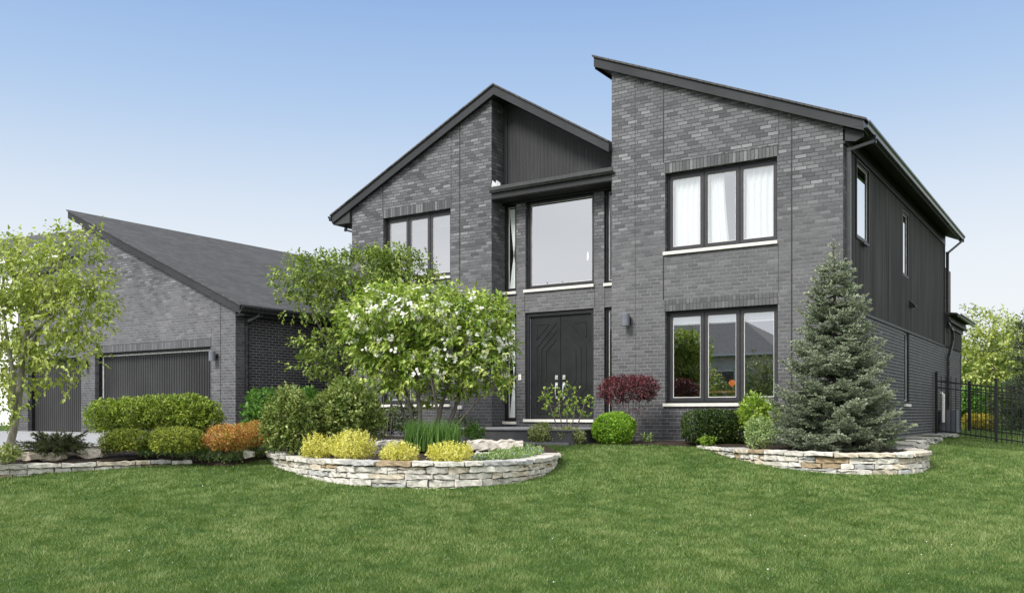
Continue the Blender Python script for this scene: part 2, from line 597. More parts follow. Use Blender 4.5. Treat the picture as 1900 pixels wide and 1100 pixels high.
def mulch():
    t = NT("dark_bark_mulch")
    n = t.noise(28.0, 6.0, 0.75)
    n2 = t.noise(2.2, 3.0)
    c = t.ramp(n, ((0.30, (0.018, 0.013, 0.010)), (0.52, (0.060, 0.044, 0.033)), (0.75, (0.135, 0.105, 0.08))))
    c = t.mix(0.7, c, t.ramp(n2, ((0.3, (0.7,) * 3), (0.7, (1.3,) * 3))), 'MULTIPLY')
    t.bump(n, 1.0, 0.05)
    return t.set(c, 0.95, spec=0.15)


M['mulch'] = mulch()


def lawn_soil():
    t = NT("lawn_turf")
    n = t.noise(0.55, 5.0, 0.6)
    n2 = t.noise(14.0, 6.0, 0.7)
    c = t.ramp(n, ((0.3, (0.044, 0.090, 0.019)), (0.7, (0.078, 0.130, 0.032))))
    c = t.mix(0.8, c, t.ramp(n2, ((0.3, (0.55, 0.6, 0.5)), (0.7, (1.3, 1.25, 1.2)))), 'MULTIPLY')
    t.bump(n2, 0.9, 0.05)
    return t.set(c, 0.95, spec=0.1)


M['lawn'] = lawn_soil()


def concrete(name, col, scale=3.0):
    t = NT(name)
    n = t.noise(scale, 6.0, 0.65)
    n2 = t.noise(70.0, 3.0)
    c = t.ramp(n, ((0.3, tuple(k * 0.82 for k in col)), (0.7, tuple(k * 1.14 for k in col))))
    c = t.mix(0.4, c, t.ramp(n2, ((0.3, (0.75,) * 3), (0.7, (1.2,) * 3))), 'MULTIPLY')
    t.bump(n2, 0.25, 0.006)
    return t.set(c, 0.9, spec=0.2)


M['drive'] = concrete("pale_concrete", (0.33, 0.33, 0.335))
M['porch'] = concrete("grey_porch_concrete", (0.20, 0.20, 0.205))
M['porch_riser'] = concrete("dark_porch_riser", (0.10, 0.10, 0.105))
M['asphalt'] = concrete("street_asphalt", (0.06, 0.06, 0.062))
M['white_siding'] = painted("white_house_siding", (0.78, 0.78, 0.77), 0.6, 0.05)
M['greige'] = painted("greige_house_stucco", (0.62, 0.60, 0.56), 0.7, 0.06)
M['fence'] = painted("black_fence_metal", (0.012, 0.012, 0.013), 0.35, 0.2)
M['roof_far'] = painted("grey_far_shingle", (0.15, 0.149, 0.152), 0.9, 0.25, 0.4, 16.0)
M['roof_near'] = painted("dark_neighbour_shingle", (0.085, 0.084, 0.086), 0.95, 0.2, 0.4, 16.0, spec=0.1)
M['pane_dark'] = NT("dark_far_window").set((0.02, 0.024, 0.03), 0.08)


def glow(name, col, st):
    t = NT(name)
    t.put(t.b.inputs["Base Color"], (*col, 1))
    t.put(t.b.inputs["Emission Color"], (*col, 1))
    t.put(t.b.inputs["Emission Strength"], st)
    return t.m


M['orange_glow'] = glow("lit_orange_shade", (1.0, 0.24, 0.06), 0.55)
M['candle_glow'] = glow("lit_candle_bulb", (1.0, 0.95, 0.85), 4.0)
M['crystal'] = NT("chandelier_crystal").set((0.7, 0.7, 0.7), 0.1, 0.6)

# ================================================================== GROUND
def build_ground():
    def axis(lo, hi, step, far):
        core = np.arange(lo, hi + 1e-6, step)
        out = [hi + k for k in (1, 3, 7, 15, 30, 60, 120, 300, 900) if hi + k < far]
        neg = [lo - k for k in (1, 3, 7, 15, 30, 60, 120, 300, 900) if k < far][::-1]
        return np.array(neg + list(core) + out)
    xs, ys = axis(-22, 12, 0.5, 1e9), axis(-24, 18, 0.5, 1e9)
    X, Y = np.meshgrid(xs, ys)
    Z = ground_z(X, Y) - 0.004
    nx, ny = len(xs), len(ys)
    v = np.stack([X, Y, Z], -1).reshape(-1, 3)
    i = np.arange(nx * ny).reshape(ny, nx)
    f = np.stack([i[:-1, :-1], i[:-1, 1:], i[1:, 1:], i[1:, :-1]], -1).reshape(-1, 4)
    me = bpy.data.meshes.new("lawn")
    me.from_pydata(v.tolist(), [], f.tolist())
    me.update()
    tag(link("lawn", me, M['lawn']), kind="structure")


build_ground()


def sheet(name, poly, zf, mat, step=0.3, thick=0.0):
    """flat outline cut into a grid and draped on the height function zf(x, y)"""
    bm = bmesh.new()
    bm.faces.new([bm.verts.new((x, y, 0)) for x, y in poly])
    p = np.array(poly)
    for k, n in ((0, (1, 0, 0)), (1, (0, 1, 0))):
        for c in np.arange(p[:, k].min() + step / 2, p[:, k].max(), step):
            co = [0, 0, 0]; co[k] = c
            bmesh.ops.bisect_plane(bm, geom=bm.verts[:] + bm.edges[:] + bm.faces[:], plane_co=co, plane_no=n)
    bmesh.ops.triangulate(bm, faces=bm.faces[:])
    bm.normal_update()
    for f in bm.faces:
        if f.normal.z < 0: f.normal_flip()
    for v in bm.verts: v.co.z = float(zf(v.co.x, v.co.y))
    me = bpy.data.meshes.new(name)
    bm.to_mesh(me); bm.free()
    return tag(link(name, me, mat), kind="structure")


def drive_z(x, y):
    d = depth_of(x, y)
    return min(0.006, float(ground_z(x, y)) + 0.02 + 0.22 * float(smooth(8.5, 13.0, d)))


DRIVE = [(-8.95, -10.6), (-9.35, -8.9), (-10.15, -6.9), (-10.4, -5.6), (-11.3, -3.8), (-13.72, -1.31), (-13.75, -1.0), (-23.8, -1.0), (-23.8, -29), (-9.0, -29)]
sheet("driveway", DRIVE, drive_z, M['drive'], 0.6)
st = MB()
st.box(-220, 220, -37, -29, -1.6, -1.34)
tag(st.build("street", M['asphalt']), kind="structure")
wk = MB()
wk.prism([(-4.45, -2.55), (-5.0, -2.9), (-7.4, -2.9), (-9.6, -3.4), (-9.2, -2.3), (-4.0, -2.25)], 'z', -0.2, 0.035)
tag(wk.build("path", M['porch']), kind="structure")

# ================================================================== HOUSE
house = empty("brick_house", (-6, 4, 0), "charcoal brick two storey house with three slanting roofs and an attached garage", "house")


def P(mb, name, mat, parent=house, smooth=False):
    return mb.build(name, mat, parent, smooth)


def top_at(prof, u):
    for (u0, z0), (u1, z1) in zip(prof, prof[1:]):
        if u0 - 1e-9 <= u <= u1 + 1e-9:
            return z0 + (z1 - z0) * (u - u0) / (u1 - u0)
    return prof[-1][1]


def wall_panel(axis, face, back, z0, prof, openings=()):
    """wall with real openings. axis 'x': runs along x at y=face..back; axis 'y': runs along y at x=face..back.
    prof: [(u, ztop), ...]; openings: (u0, u1, za, zb)"""
    mb = MB()
    pt = (lambda u, d, z: (u, d, z)) if axis == 'x' else (lambda u, d, z: (d, u, z))
    us = sorted({p[0] for p in prof} | {o[0] for o in openings} | {o[1] for o in openings})
    for a, b in zip(us, us[1:]):
        m = (a + b) / 2
        cuts = sorted([(o[2], o[3]) for o in openings if o[0] < m < o[1]])
        segs, z = [], z0
        for za, zb in cuts:
            if za > z + 1e-6: segs.append((z, z, za, za))
            z = zb
        segs.append((z, z, top_at(prof, a), top_at(prof, b)))
        for za0, za1, zb0, zb1 in segs:
            mb.quad(pt(a, face, za0), pt(b, face, za1), pt(b, face, zb1), pt(a, face, zb0))
            mb.quad(pt(b, back, za1), pt(a, back, za0), pt(a, back, zb0), pt(b, back, zb1))
    for (a, b, za, zb) in openings:
        mb.quad(pt(a, face, za), pt(a, back, za), pt(a, back, zb), pt(a, face, zb))
        mb.quad(pt(b, back, za), pt(b, face, za), pt(b, face, zb), pt(b, back, zb))
        mb.quad(pt(a, face, zb), pt(a, back, zb), pt(b, back, zb), pt(b, face, zb))
        if za > z0 + 0.01:
            mb.quad(pt(a, back, za), pt(a, face, za), pt(b, face, za), pt(b, back, za))
    a, b = prof[0][0], prof[-1][0]
    mb.quad(pt(a, back, z0), pt(a, face, z0), pt(a, face, prof[0][1]), pt(a, back, prof[0][1]))
    mb.quad(pt(b, face, z0), pt(b, back, z0), pt(b, back, prof[-1][1]), pt(b, face, prof[-1][1]))
    for (u0, za), (u1, zb) in zip(prof, prof[1:]):
        mb.quad(pt(u0, face, za), pt(u1, face, zb), pt(u1, back, zb), pt(u0, back, za))
    return mb


T = 0.28                                   # wall thickness
# ---- openings on the fronts
W_UR = (-3.215, -1.107, 3.547, 5.017)      # right wing, upper
W_LR = (-3.215, -1.095, 0.722, 2.438)      # right wing, lower
W_UL = (-10.19, -8.252, 3.532, 4.998)      # left wing, upper
W_LL = (-10.24, -8.262, 0.735, 2.440)      # left wing, lower


def rw_roof(u): return 7.500 - 0.419 * (u + 4.66)                      # right wing roof top surface
def lw_roof(u): return 7.430 + 0.464 * (u + 7.03) if u < -7.03 else 7.430 - 0.606 * (u + 7.03)
def ga_roof(u): return 6.215 - 0.430 * (u + 20.60)


TH = 0.20
# ---- right wing
wr = P(wall_panel('x', 0.0, T, -0.3, [(-4.33, rw_roof(-4.33) - TH), (0.0, rw_roof(0) - TH)], [W_UR, W_LR]), "wall", M['brick'])
P(wall_panel('y', -4.33, -4.33 + T, -0.3, [(T, rw_roof(-4.33) - TH), (11.1, rw_roof(-4.33) - TH)]), "wall", M['brick'])
SLOT = (5.435, 6.005, 0.74, 2.36)
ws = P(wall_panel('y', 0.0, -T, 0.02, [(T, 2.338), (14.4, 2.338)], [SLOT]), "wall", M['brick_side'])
P(MB().box(-0.29, 0.018, 0.33, 14.42, -0.6, 0.018), "foundation", M['foundation'])
W1, W2 = (0.90, 1.93, 3.62, 5.03), (5.25, 5.945, 3.52, 4.95)
sd = P(wall_panel('y', 0.0, -T, 2.342, [(T + 0.004, 5.10), (11.1, 5.10)], [W1, W2]), "siding_panel", M['siding'])
tr = MB()
tr.box(0.0, 0.030, 0.0, 11.13, 5.055, 5.30)            # frieze under the eave
tr.box(0.0, 0.022, 0.31, 11.12, 2.315, 2.362)          # band between brick and siding
tr.box(0.0, 0.028, 0.28, 0.42, 2.364, 5.053)           # corner board
tr.box(0.0, 0.026, 11.03, 11.12, 2.364, 5.053)
P(tr, "trim_board", M['black_trim'], sd)
P(wall_panel('x', 11.3, 11.1, 2.3, [(-4.33, rw_roof(-4.33) - TH), (-0.002, rw_roof(0) - TH)]), "wall", M['siding'])
# control joints: thin dark seams
for u, za, zb in ((-3.247, 5.22, rw_roof(-3.247) - TH), (-3.247, 2.66, 3.48), (-0.855, 0.0, rw_roof(-0.855) - TH)):
    P(MB().box(u - 0.011, u + 0.011, -0.003, 0.02, za, zb), "control_joint", M['black_trim'], wr)
for u, za, zb in ((-3.83, 0.0, rw_roof(-3.83) - TH), (-1.085, 5.03, rw_roof(-1.085) - TH), (-1.085, 2.45, 3.48), (-3.24, 0.0, 0.65), (-1.085, 0.0, 0.65)):
    P(MB().box(u - 0.004, u + 0.004, -0.0025, 0.02, za, zb), "control_joint", M['soffit'], wr)
for w in (W_UR, W_LR):
    P(MB().box(w[0] - 0.02, w[1] + 0.015, -0.006, 0.05, w[3] + 0.002, w[3] + 0.205), "soldier_course", M['brick_soldier'], wr)

# ---- left wing
UE = -7.166
wlf = P(wall_panel('x', 0.0, T, -0.3, [(-11.165, lw_roof(-11.165) - TH), (UE, lw_roof(UE) - TH)], [W_UL, W_LL]), "wall", M['brick'])
P(wall_panel('y', UE, UE - T, -0.3, [(T, lw_roof(UE) - TH - 0.02), (0.9, lw_roof(UE) - TH - 0.02)]), "wall", M['brick'])
P(wall_panel('y', -11.165, -11.165 + T, -0.3, [(T, lw_roof(-11.165) - TH), (11.1, lw_roof(-11.165) - TH)]), "wall", M['brick'])
for u, w in ((-8.003, 0.010), (-10.20, 0.008)):
    if u > -9: P(MB().box(u - w, u + w, -0.003, 0.02, 0.0, lw_roof(u) - TH), "control_joint", M['black_trim'], wlf)
    else: P(MB().box(u - w, u + w, -0.003, 0.02, 5.21, lw_roof(u) - TH), "control_joint", M['black_trim'], wlf)
P(MB().box(-8.236, -8.228, -0.0025, 0.02, 5.01, lw_roof(-8.23) - TH), "control_joint", M['soffit'], wlf)
for w in (W_UL, W_LL):
    P(MB().box(w[0] - 0.02, w[1] + 0.015, -0.006, 0.05, w[3] + 0.002, w[3] + 0.205), "soldier_course", M['brick_soldier'], wlf)

# ---- entry bay
VE = 0.42
E_UP, E_DOOR = (-6.584, -4.946, 3.14, 5.03), (-6.597, -4.955, 0.355, 2.655)
E_SL, E_SR = (-7.15, -6.815, 3.13, 5.03), (-4.715, -4.34, 3.13, 5.03)
E_LL, E_LR = (-7.15, -6.815, 0.36, 2.655), (-4.715, -4.34, 0.36, 2.655)
we = P(wall_panel('x', VE, VE + T, -0.3, [(UE, 5.08), (-4.335, 5.08)], [E_UP, E_DOOR, E_SL, E_SR, E_LL, E_LR]), "wall", M['brick'])
P(MB().box(UE, -4.335, 0.02, VE - 0.002, 5.035, 5.14), "soffit", M['soffit'])
P(MB().box(UE + 0.02, -4.335, VE - 0.03, VE - 0.006, 4.985, 5.033), "trim_board", M['black_trim'], we)
for u in (-6.605, -4.93, -6.83, -4.70):
    P(MB().box(u - 0.005, u + 0.005, VE - 0.003, VE + 0.02, 2.66, 3.07), "control_joint", M['soffit'], we)
# brow roof with gutter over the entry
bw = MB()
bw.prism([(0.03, 5.285), (0.03, 5.16), (0.66, 5.16), (0.66, 5.44), (0.45, 5.425)], 'x', UE + 0.003, -4.333)
br = P(bw, "brow_roof", M['shingle'])
g = MB()
g.prism([(-0.085, 5.285), (-0.085, 5.215), (-0.055, 5.165), (0.028, 5.165), (0.028, 5.285), (0.012, 5.285), (0.012, 5.20), (-0.06, 5.20), (-0.070, 5.285)], 'x', -7.17, -4.27)
P(g, "gutter", M['gutter'], br)
P(MB().box(UE + 0.005, -4.335, 0.0, 0.028, 5.05, 5.162), "fascia", M['black_trim'], br)
fl = MB()
fl.prism([(-7.155, 5.30), (-6.93, 5.30), (-6.93, 5.36), (-7.03, 5.43), (-7.045, 5.37), (-7.13, 5.44)], 'y', -0.022, -0.014)
P(fl, "flashing", M['flashing'], br)
P(MB().prism([(0.30, 5.402), (0.30, 5.395), (0.44, 5.432), (0.44, 5.44)], 'x', -5.4, -4.345), "flashing", M['flashing'], br)
# clad gable above the brow
VG = 0.45
gt = lambda u: lw_roof(u) - TH
P(wall_panel('x', VG, VG + 0.2, 5.2, [(UE + 0.005, gt(UE) - 0.03), (UE + 0.14, gt(UE + 0.14)), (-4.335, gt(-4.335))]), "gable_cladding", M['cladding'])
gb = MB()
gb.box(UE + 0.006, UE + 0.11, VG - 0.022, VG - 0.002, 5.42, gt(UE + 0.11) - 0.02)
gb.prism([(UE + 0.112, gt(UE + 0.112) - 0.02), (UE + 0.112, gt(UE + 0.112) - 0.135), (-4.336, gt(-4.336) - 0.135), (-4.336, gt(-4.336) - 0.02)], 'y', VG - 0.022, VG - 0.002)
P(gb, "trim_board", M['fascia'], house)

# ---- roofs: shingled slab on a dark deck, rake boards in front
def roof_slab(prof, y0, y1, t=0.035):
    mb = MB()
    low = [(u, z - t) for u, z in prof]
    mb.prism(prof + low[::-1], 'y', y0, y1)
    return mb


def deck(prof, y0, y1, t0, t1):
    mb = MB()
    mb.prism([(u, z - t0) for u, z in prof] + [(u, z - t1) for u, z in prof][::-1], 'y', y0, y1)
    return mb


def ring(prof, a, b): return [(u, z - a) for u, z in prof] + [(u, z - b) for u, z in prof][::-1]


YF = -0.12
rp = [(-4.66, 7.500), (0.36, rw_roof(0.36))]
r1 = P(roof_slab([(-4.685, rw_roof(-4.685)), (0.40, rw_roof(0.40))], YF - 0.035, 11.58), "roof", M['shingle'])
P(deck([(-4.63, rw_roof(-4.63)), (0.33, rw_roof(0.33))], YF + 0.042, 11.5, 0.037, 0.19), "soffit", M['soffit'], r1)
f1 = P(MB().prism(ring(rp, 0.037, 0.215), 'y', YF, YF + 0.04), "fascia", M['fascia'], r1)
P(MB().box(-4.66, -4.632, YF + 0.042, 11.5, rw_roof(-4.66) - 0.25, rw_roof(-4.66) - 0.038), "fascia", M['fascia'], r1)
P(MB().box(0.331, 0.360, YF + 0.042, 11.5, rw_roof(0.36) - 0.215, rw_roof(0.36) - 0.038), "fascia", M['black_trim'], r1)


def gutter(x, s, y0, y1, zt, w=0.10, h=0.115):
    """K-profile gutter hung on a fascia at x, opening towards side s"""
    p = [(0, 0), (0, -h), (w * 0.62, -h), (w * 0.72, -h * 0.55), (w, -h * 0.28), (w, 0), (w - 0.010, 0), (w - 0.010, -h * 0.2), (w * 0.6, -h * 0.6), (w * 0.55, -h * 0.86), (0.008, -h * 0.86), (0.008, 0)]
    return MB().prism([(x + s * a, zt + b) for a, b in p], 'y', y0, y1)


ZG = rw_roof(0.40) - 0.05
gr = P(gutter(0.362, 1, YF - 0.03, 11.57, ZG), "gutter", M['gutter'])
# boxed return at the front corner
P(MB().prism([(0.0, 5.10), (0.0, rw_roof(0) - 0.22), (0.325, rw_roof(0.325) - 0.22), (0.325, 5.12), (0.2, 5.06)], 'y', 0.0, 0.06), "fascia", M['fascia'])


def downspout(pts, w=0.065, mat='gutter', parent=house):
    mb = MB()
    for a, b in zip(pts, pts[1:]): mb.bar(a, b, w, w * 0.75, up=(0, 1, 0) if abs(a[2] - b[2]) < 1e-6 else (0, 0, 1))
    for p in pts[1:-1]: mb.box(p[0] - w * .5, p[0] + w * .5, p[1] - w * .5, p[1] + w * .5, p[2] - w * .5, p[2] + w * .5)
    return P(mb, "downspout", M[mat], parent)


downspout([(0.41, 0.42, ZG - 0.10), (0.41, 0.42, ZG - 0.20), (0.06, 0.16, 4.98), (0.06, 0.16, 0.05)])
downspout([(0.41, 11.40, ZG - 0.10), (0.41, 11.40, ZG - 0.14), (0.06, 11.25, 4.86), (0.06, 11.25, 3.02), (0.12, 11.35, 2.86), (0.12, 11.75, 2.80), (0.12, 11.80, 2.55), (0.07, 11.3, 2.0), (0.07, 11.3, 0.1)], 0.075)

lp = [(-11.70, lw_roof(-11.70)), (-7.03, 7.43), (-4.335, lw_roof(-4.335))]
lpo = [(-11.74, lw_roof(-11.74)), (-7.03, 7.43), (-4.334, lw_roof(-4.334))]
r2 = P(roof_slab(lpo, YF - 0.035, 11.3), "roof", M['shingle'])
P(deck([(-11.66, lw_roof(-11.66)), (-7.03, 7.43), (-4.336, lw_roof(-4.336))], YF + 0.042, 11.2, 0.037, 0.19), "soffit", M['soffit'], r2)
P(MB().prism(ring(lp, 0.037, 0.225), 'y', YF, YF + 0.04), "fascia", M['fascia'], r2)
ze = lw_roof(-11.70)
P(MB().prism([(-11.66, ze - 0.20), (-11.66, ze - 0.26), (-11.168, ze - 0.26), (-11.168, lw_roof(-11.168) - 0.20)], 'y', YF + 0.045, 11.1), "soffit", M['soffit'], r2)
P(MB().box(-11.70, -11.665, YF + 0.042, 11.2, ze - 0.25, ze - 0.04), "fascia", M['fascia'], r2)
P(gutter(-11.702, -1, YF - 0.03, 11.2, ze - 0.05), "gutter", M['gutter'], r2)
downspout([(-11.60, 0.25, ze - 0.26), (-11.60, 0.25, ze - 0.33), (-11.20, 0.25, ze - 0.45), (-11.20, 0.25, 0.1)], 0.06)

# ---- garage
GV, GU = -1.30, -13.707
G1, G2 = (-19.49, -14.62, -0.1, 2.17), (-22.9, -20.16, -0.1, 2.10)
wg = P(wall_panel('x', GV, GV + T, -0.3, [(-20.12, ga_roof(-20.12) - 0.22), (GU, ga_roof(GU) - 0.22)], [G1]), "wall", M['brick'])
P(wall_panel('x', GV + 0.004, GV + T, -0.3, [(-23.45, 4.45), (-20.124, 4.75)], [G2]), "wall", M['brick'])
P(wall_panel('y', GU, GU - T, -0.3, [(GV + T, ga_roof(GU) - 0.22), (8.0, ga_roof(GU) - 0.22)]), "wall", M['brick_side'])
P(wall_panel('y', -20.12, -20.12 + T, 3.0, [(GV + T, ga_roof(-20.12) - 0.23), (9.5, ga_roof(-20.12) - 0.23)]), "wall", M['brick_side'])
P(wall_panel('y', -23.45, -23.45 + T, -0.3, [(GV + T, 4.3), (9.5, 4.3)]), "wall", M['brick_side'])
P(wall_panel('x', 4.0, 4.2, -0.3, [(GU, 3.0), (-11.165, 3.0)]), "wall", M['brick_side'])
P(MB().box(G1[0] - 0.01, G1[1] + 0.012, GV - 0.006, GV + 0.05, G1[3] + 0.002, G1[3] + 0.205), "soldier_course", M['brick_soldier'], wg)
P(MB().box(-14.255, -14.24, GV - 0.003, GV + 0.02, 0.0, ga_roof(-14.25) - 0.22), "control_joint", M['black_trim'], wg)
P(MB().box(-19.36, -19.335, GV - 0.003, GV + 0.02, 4.0, ga_roof(-19.35) - 0.22), "control_joint", M['black_trim'], wg)
P(MB().box(-14.60, -14.593, GV - 0.0025, GV + 0.02, 0.0, 2.6), "control_joint", M['soffit'], wg)
gp = [(-20.60, 6.215), (-13.40, ga_roof(-13.40))]
r3 = P(roof_slab([(-20.625, ga_roof(-20.625)), (-13.36, ga_roof(-13.36))], GV - 0.155, 11.0), "roof", M['shingle'])
P(deck([(-20.56, ga_roof(-20.56)), (-13.43, ga_roof(-13.43))], GV - 0.075, 10.9, 0.037, 0.19), "soffit", M['soffit'], r3)
P(MB().prism(ring(gp, 0.037, 0.235), 'y', GV - 0.12, GV - 0.08), "fascia", M['fascia'], r3)
P(MB().box(-20.60, -20.57, GV - 0.078, 10.9, 6.215 - 0.24, 6.215 - 0.038), "fascia", M['fascia'], r3)
P(MB().box(-13.43, -13.40, GV - 0.078, 10.9, ga_roof(-13.4) - 0.22, ga_roof(-13.4) - 0.038), "fascia", M['black_trim'], r3)
P(gutter(-13.398, 1, GV - 0.15, 10.9, ga_roof(-13.36) - 0.045, 0.11, 0.12), "gutter", M['gutter'], r3)
P(MB().box(GU, -13.43, GV + 0.02, 8.0, 2.86, 2.92), "soffit", M['soffit'], r3)
zg = ga_roof(-13.36)
downspout([(-13.33, GV + 0.42, zg - 0.16), (-13.33, GV + 0.42, zg - 0.22), (-13.64, GV + 0.30, zg - 0.36), (-13.64, GV + 0.30, 0.1)], 0.085)
lo = [(-23.60, 4.66), (-20.13, 4.97)]
r4 = P(roof_slab(lo, GV - 0.12, 9.5, 0.05), "roof", M['shingle'])
P(MB().prism(ring(lo, 0.052, 0.24), 'y', GV - 0.085, GV - 0.01), "fascia", M['fascia'], r4)


def garage_door(o, zb, inset):
    y = GV + inset
    d = MB()
    n = int((o[1] - o[0] - 0.1) / 0.098)
    w = (o[1] - o[0] - 0.06) / n
    for k in range(n):
        a = o[0] + 0.03 + k * w
        d.prism([(a + 0.006, y + 0.02), (a + 0.014, y), (a + w - 0.014, y), (a + w - 0.006, y + 0.02), (a + w, y + 0.022), (a + w, y + 0.05), (a, y + 0.05), (a, y + 0.022)], 'z', 0.015, zb - 0.05)
    gdoor = P(d, "garage_door", M['garage_board'])
    for z in (0.55, 1.08, 1.6):
        P(MB().box(o[0] + 0.035, o[1] - 0.035, y + 0.0195, y + 0.0235, z, z + 0.012), "panel_joint", M['black_trim'], gdoor)
    fr = MB()
    fr.box(o[0] + 0.002, o[0] + 0.024, GV + 0.12, y + 0.06, 0.012, zb - 0.01)
    fr.box(o[1] - 0.024, o[1] - 0.002, GV + 0.12, y + 0.06, 0.012, zb - 0.01)
    fr.box(o[0] + 0.025, o[1] - 0.025, GV + 0.12, y + 0.06, zb - 0.045, zb - 0.008)
    P(fr, "door_frame", M['black_trim'], gdoor)
    return gdoor, y


gdr, gy = garage_door(G1, 2.17, 0.235)
sealing = MB()
sealing.box(G1[0] + 0.025, G1[0] + 0.058, gy - 0.02, gy - 0.002, 0.012, 2.115)
sealing.box(G1[0] + 0.06, G1[1] - 0.026, gy - 0.02, gy - 0.002, 2.085, 2.118)
P(sealing, "weather_strip", M['white_trim'], gdr)
garage_door(G2, 2.10, 0.20)


# ---- windows
def window(o, face, n, glassmat, sill=True, recess=0.10, axis='x', fr=0.045, sash=0.058, gap=0.012, sill_ext=0.03, sgn=1, name="window"):
    """o: (u0,u1,z0,z1) opening; frame sits `recess` behind the wall face"""
    u0, u1, z0, z1 = o
    e = 0.003

    def bx(mb, a, b, d0, d1, za, zb):
        if axis == 'x': mb.box(a, b, face + sgn * d0, face + sgn * d1, za, zb)
        else: mb.box(face + sgn * d0, face + sgn * d1, a, b, za, zb)
    m = MB()
    r = recess
    bx(m, u0 + e, u0 + fr, r, r + 0.10, z0 + e, z1 - e)
    bx(m, u1 - fr, u1 - e, r, r + 0.10, z0 + e, z1 - e)
    bx(m, u0 + fr, u1 - fr, r, r + 0.10, z1 - fr, z1 - e)
    bx(m, u0 + fr, u1 - fr, r, r + 0.10, z0 + e, z0 + fr)
    wi = P(m, name, M['black_trim'])
    W = (u1 - u0 - 2 * fr)
    wd = W / n
    panes = MB()
    for k in range(n):
        a, b = u0 + fr + k * wd, u0 + fr + (k + 1) * wd
        if k:
            mm = MB(); bx(mm, a - gap, a + gap, r + 0.012, r + 0.09, z0 + fr, z1 - fr)
            P(mm, "mullion", M['black_trim'], wi)
        a += gap if k else 0
        b -= gap if k < n - 1 else 0
        a += .002; b -= .002
        s = MB()
        q0, q1 = z0 + fr + .002, z1 - fr - .002
        bx(s, a, a + sash, r + 0.02, r + 0.07, q0, q1); bx(s, b - sash, b, r + 0.02, r + 0.07, q0, q1)
        bx(s, a + sash, b - sash, r + 0.02, r + 0.07, q1 - sash, q1); bx(s, a + sash, b - sash, r + 0.02, r + 0.07, q0, q0 + sash)
        P(s, "sash", M['sash'], wi)
        lw = 0.010                                        # pale spacer bead round the glass
        bd = MB()
        c0, c1, d0, d1 = a + sash, b - sash, q0 + sash, q1 - sash
        bx(bd, c0, c0 + lw, r + 0.034, r + 0.05, d0, d1); bx(bd, c1 - lw, c1, r + 0.034, r + 0.05, d0, d1)
        bx(bd, c0 + lw, c1 - lw, r + 0.034, r + 0.05, d1 - lw, d1); bx(bd, c0 + lw, c1 - lw, r + 0.034, r + 0.05, d0, d0 + lw)
        P(bd, "glazing_bead", M['white_trim'], wi)
        bx(panes, c0 + lw, c1 - lw, r + 0.040, r + 0.044, d0 + lw, d1 - lw)
    P(panes, "pane", glassmat, wi)
    if sill:
        s = MB(); bx(s, u0 - sill_ext, u1 + 0.01, -0.045, r - 0.002, z0 - 0.058, z0 - 0.001)
        P(s, "sill", M['sill'], wi)
    return wi


window(W_UR, 0.0, 3, M['glass_soft'])
window(W_LR, 0.0, 3, M['glass_low'])
window(W_UL, 0.0, 3, M['glass_mirror'])
window(W_LL, 0.0, 3, M['glass_dark'])
window(E_UP, VE, 1, M['glass_mirror'], recess=0.07, sash=0.045)
for o, gm in ((E_SL, M['glass_dark']), (E_SR, M['glass_dark']), (E_LL, M['glass_dark']), (E_LR, M['glass_dark'])):
    window(o, VE, 1, gm, recess=0.06, sash=0.022, fr=0.06 if o[0] < -7 else 0.04, sill_ext=0.0)
window(W1, 0.0, 1, M['glass_bright'], sill=False, recess=-0.02, axis='y', sgn=-1, sash=0.04)
window(W2, 0.0, 1, M['glass_bright'], sill=False, recess=0.0, axis='y', sgn=-1, sash=0.03)
window(SLOT, 0.0, 1, M['glass_dark'], recess=0.012, axis='y', sgn=-1, sash=0.03)
P(MB().box(0.022, 0.07, 1.25, 1.62, 3.565, 3.60), "window_crank", M['black_trim'], sd)
P(MB().prism([(0.002, 2.90), (0.13, 2.90), (0.13, 2.93), (0.002, 3.06)], 'y', 6.0, 6.17), "vent_hood", M['black_trim'], sd)

# ---- entry door
dy = VE + 0.09
dm = (E_DOOR[0] + E_DOOR[1]) / 2
fr = MB()
u0, u1, z0, z1 = E_DOOR
fr.box(u0 + .003, u0 + 0.075, VE + 0.045, VE + 0.2, z0 + 0.06, z1 - 0.003)
fr.box(u1 - 0.075, u1 - .003, VE + 0.045, VE + 0.2, z0 + 0.06, z1 - 0.003)
fr.box(u0 + 0.076, u1 - 0.076, VE + 0.045, VE + 0.2, z1 - 0.085, z1 - 0.003)
P(fr, "door_frame", M['black_trim'])
P(MB().box(u0 - 0.02, u1 + 0.02, VE - 0.05, VE + 0.25, z0 - 0.0, z0 + 0.055), "door_sill", M['sill'])
P(MB().box(u0 + 0.077, u0 + 0.090, dy - 0.012, dy + 0.02, z0 + 0.07, z1 - 0.1), "weather_strip", M['lamp_grey'])


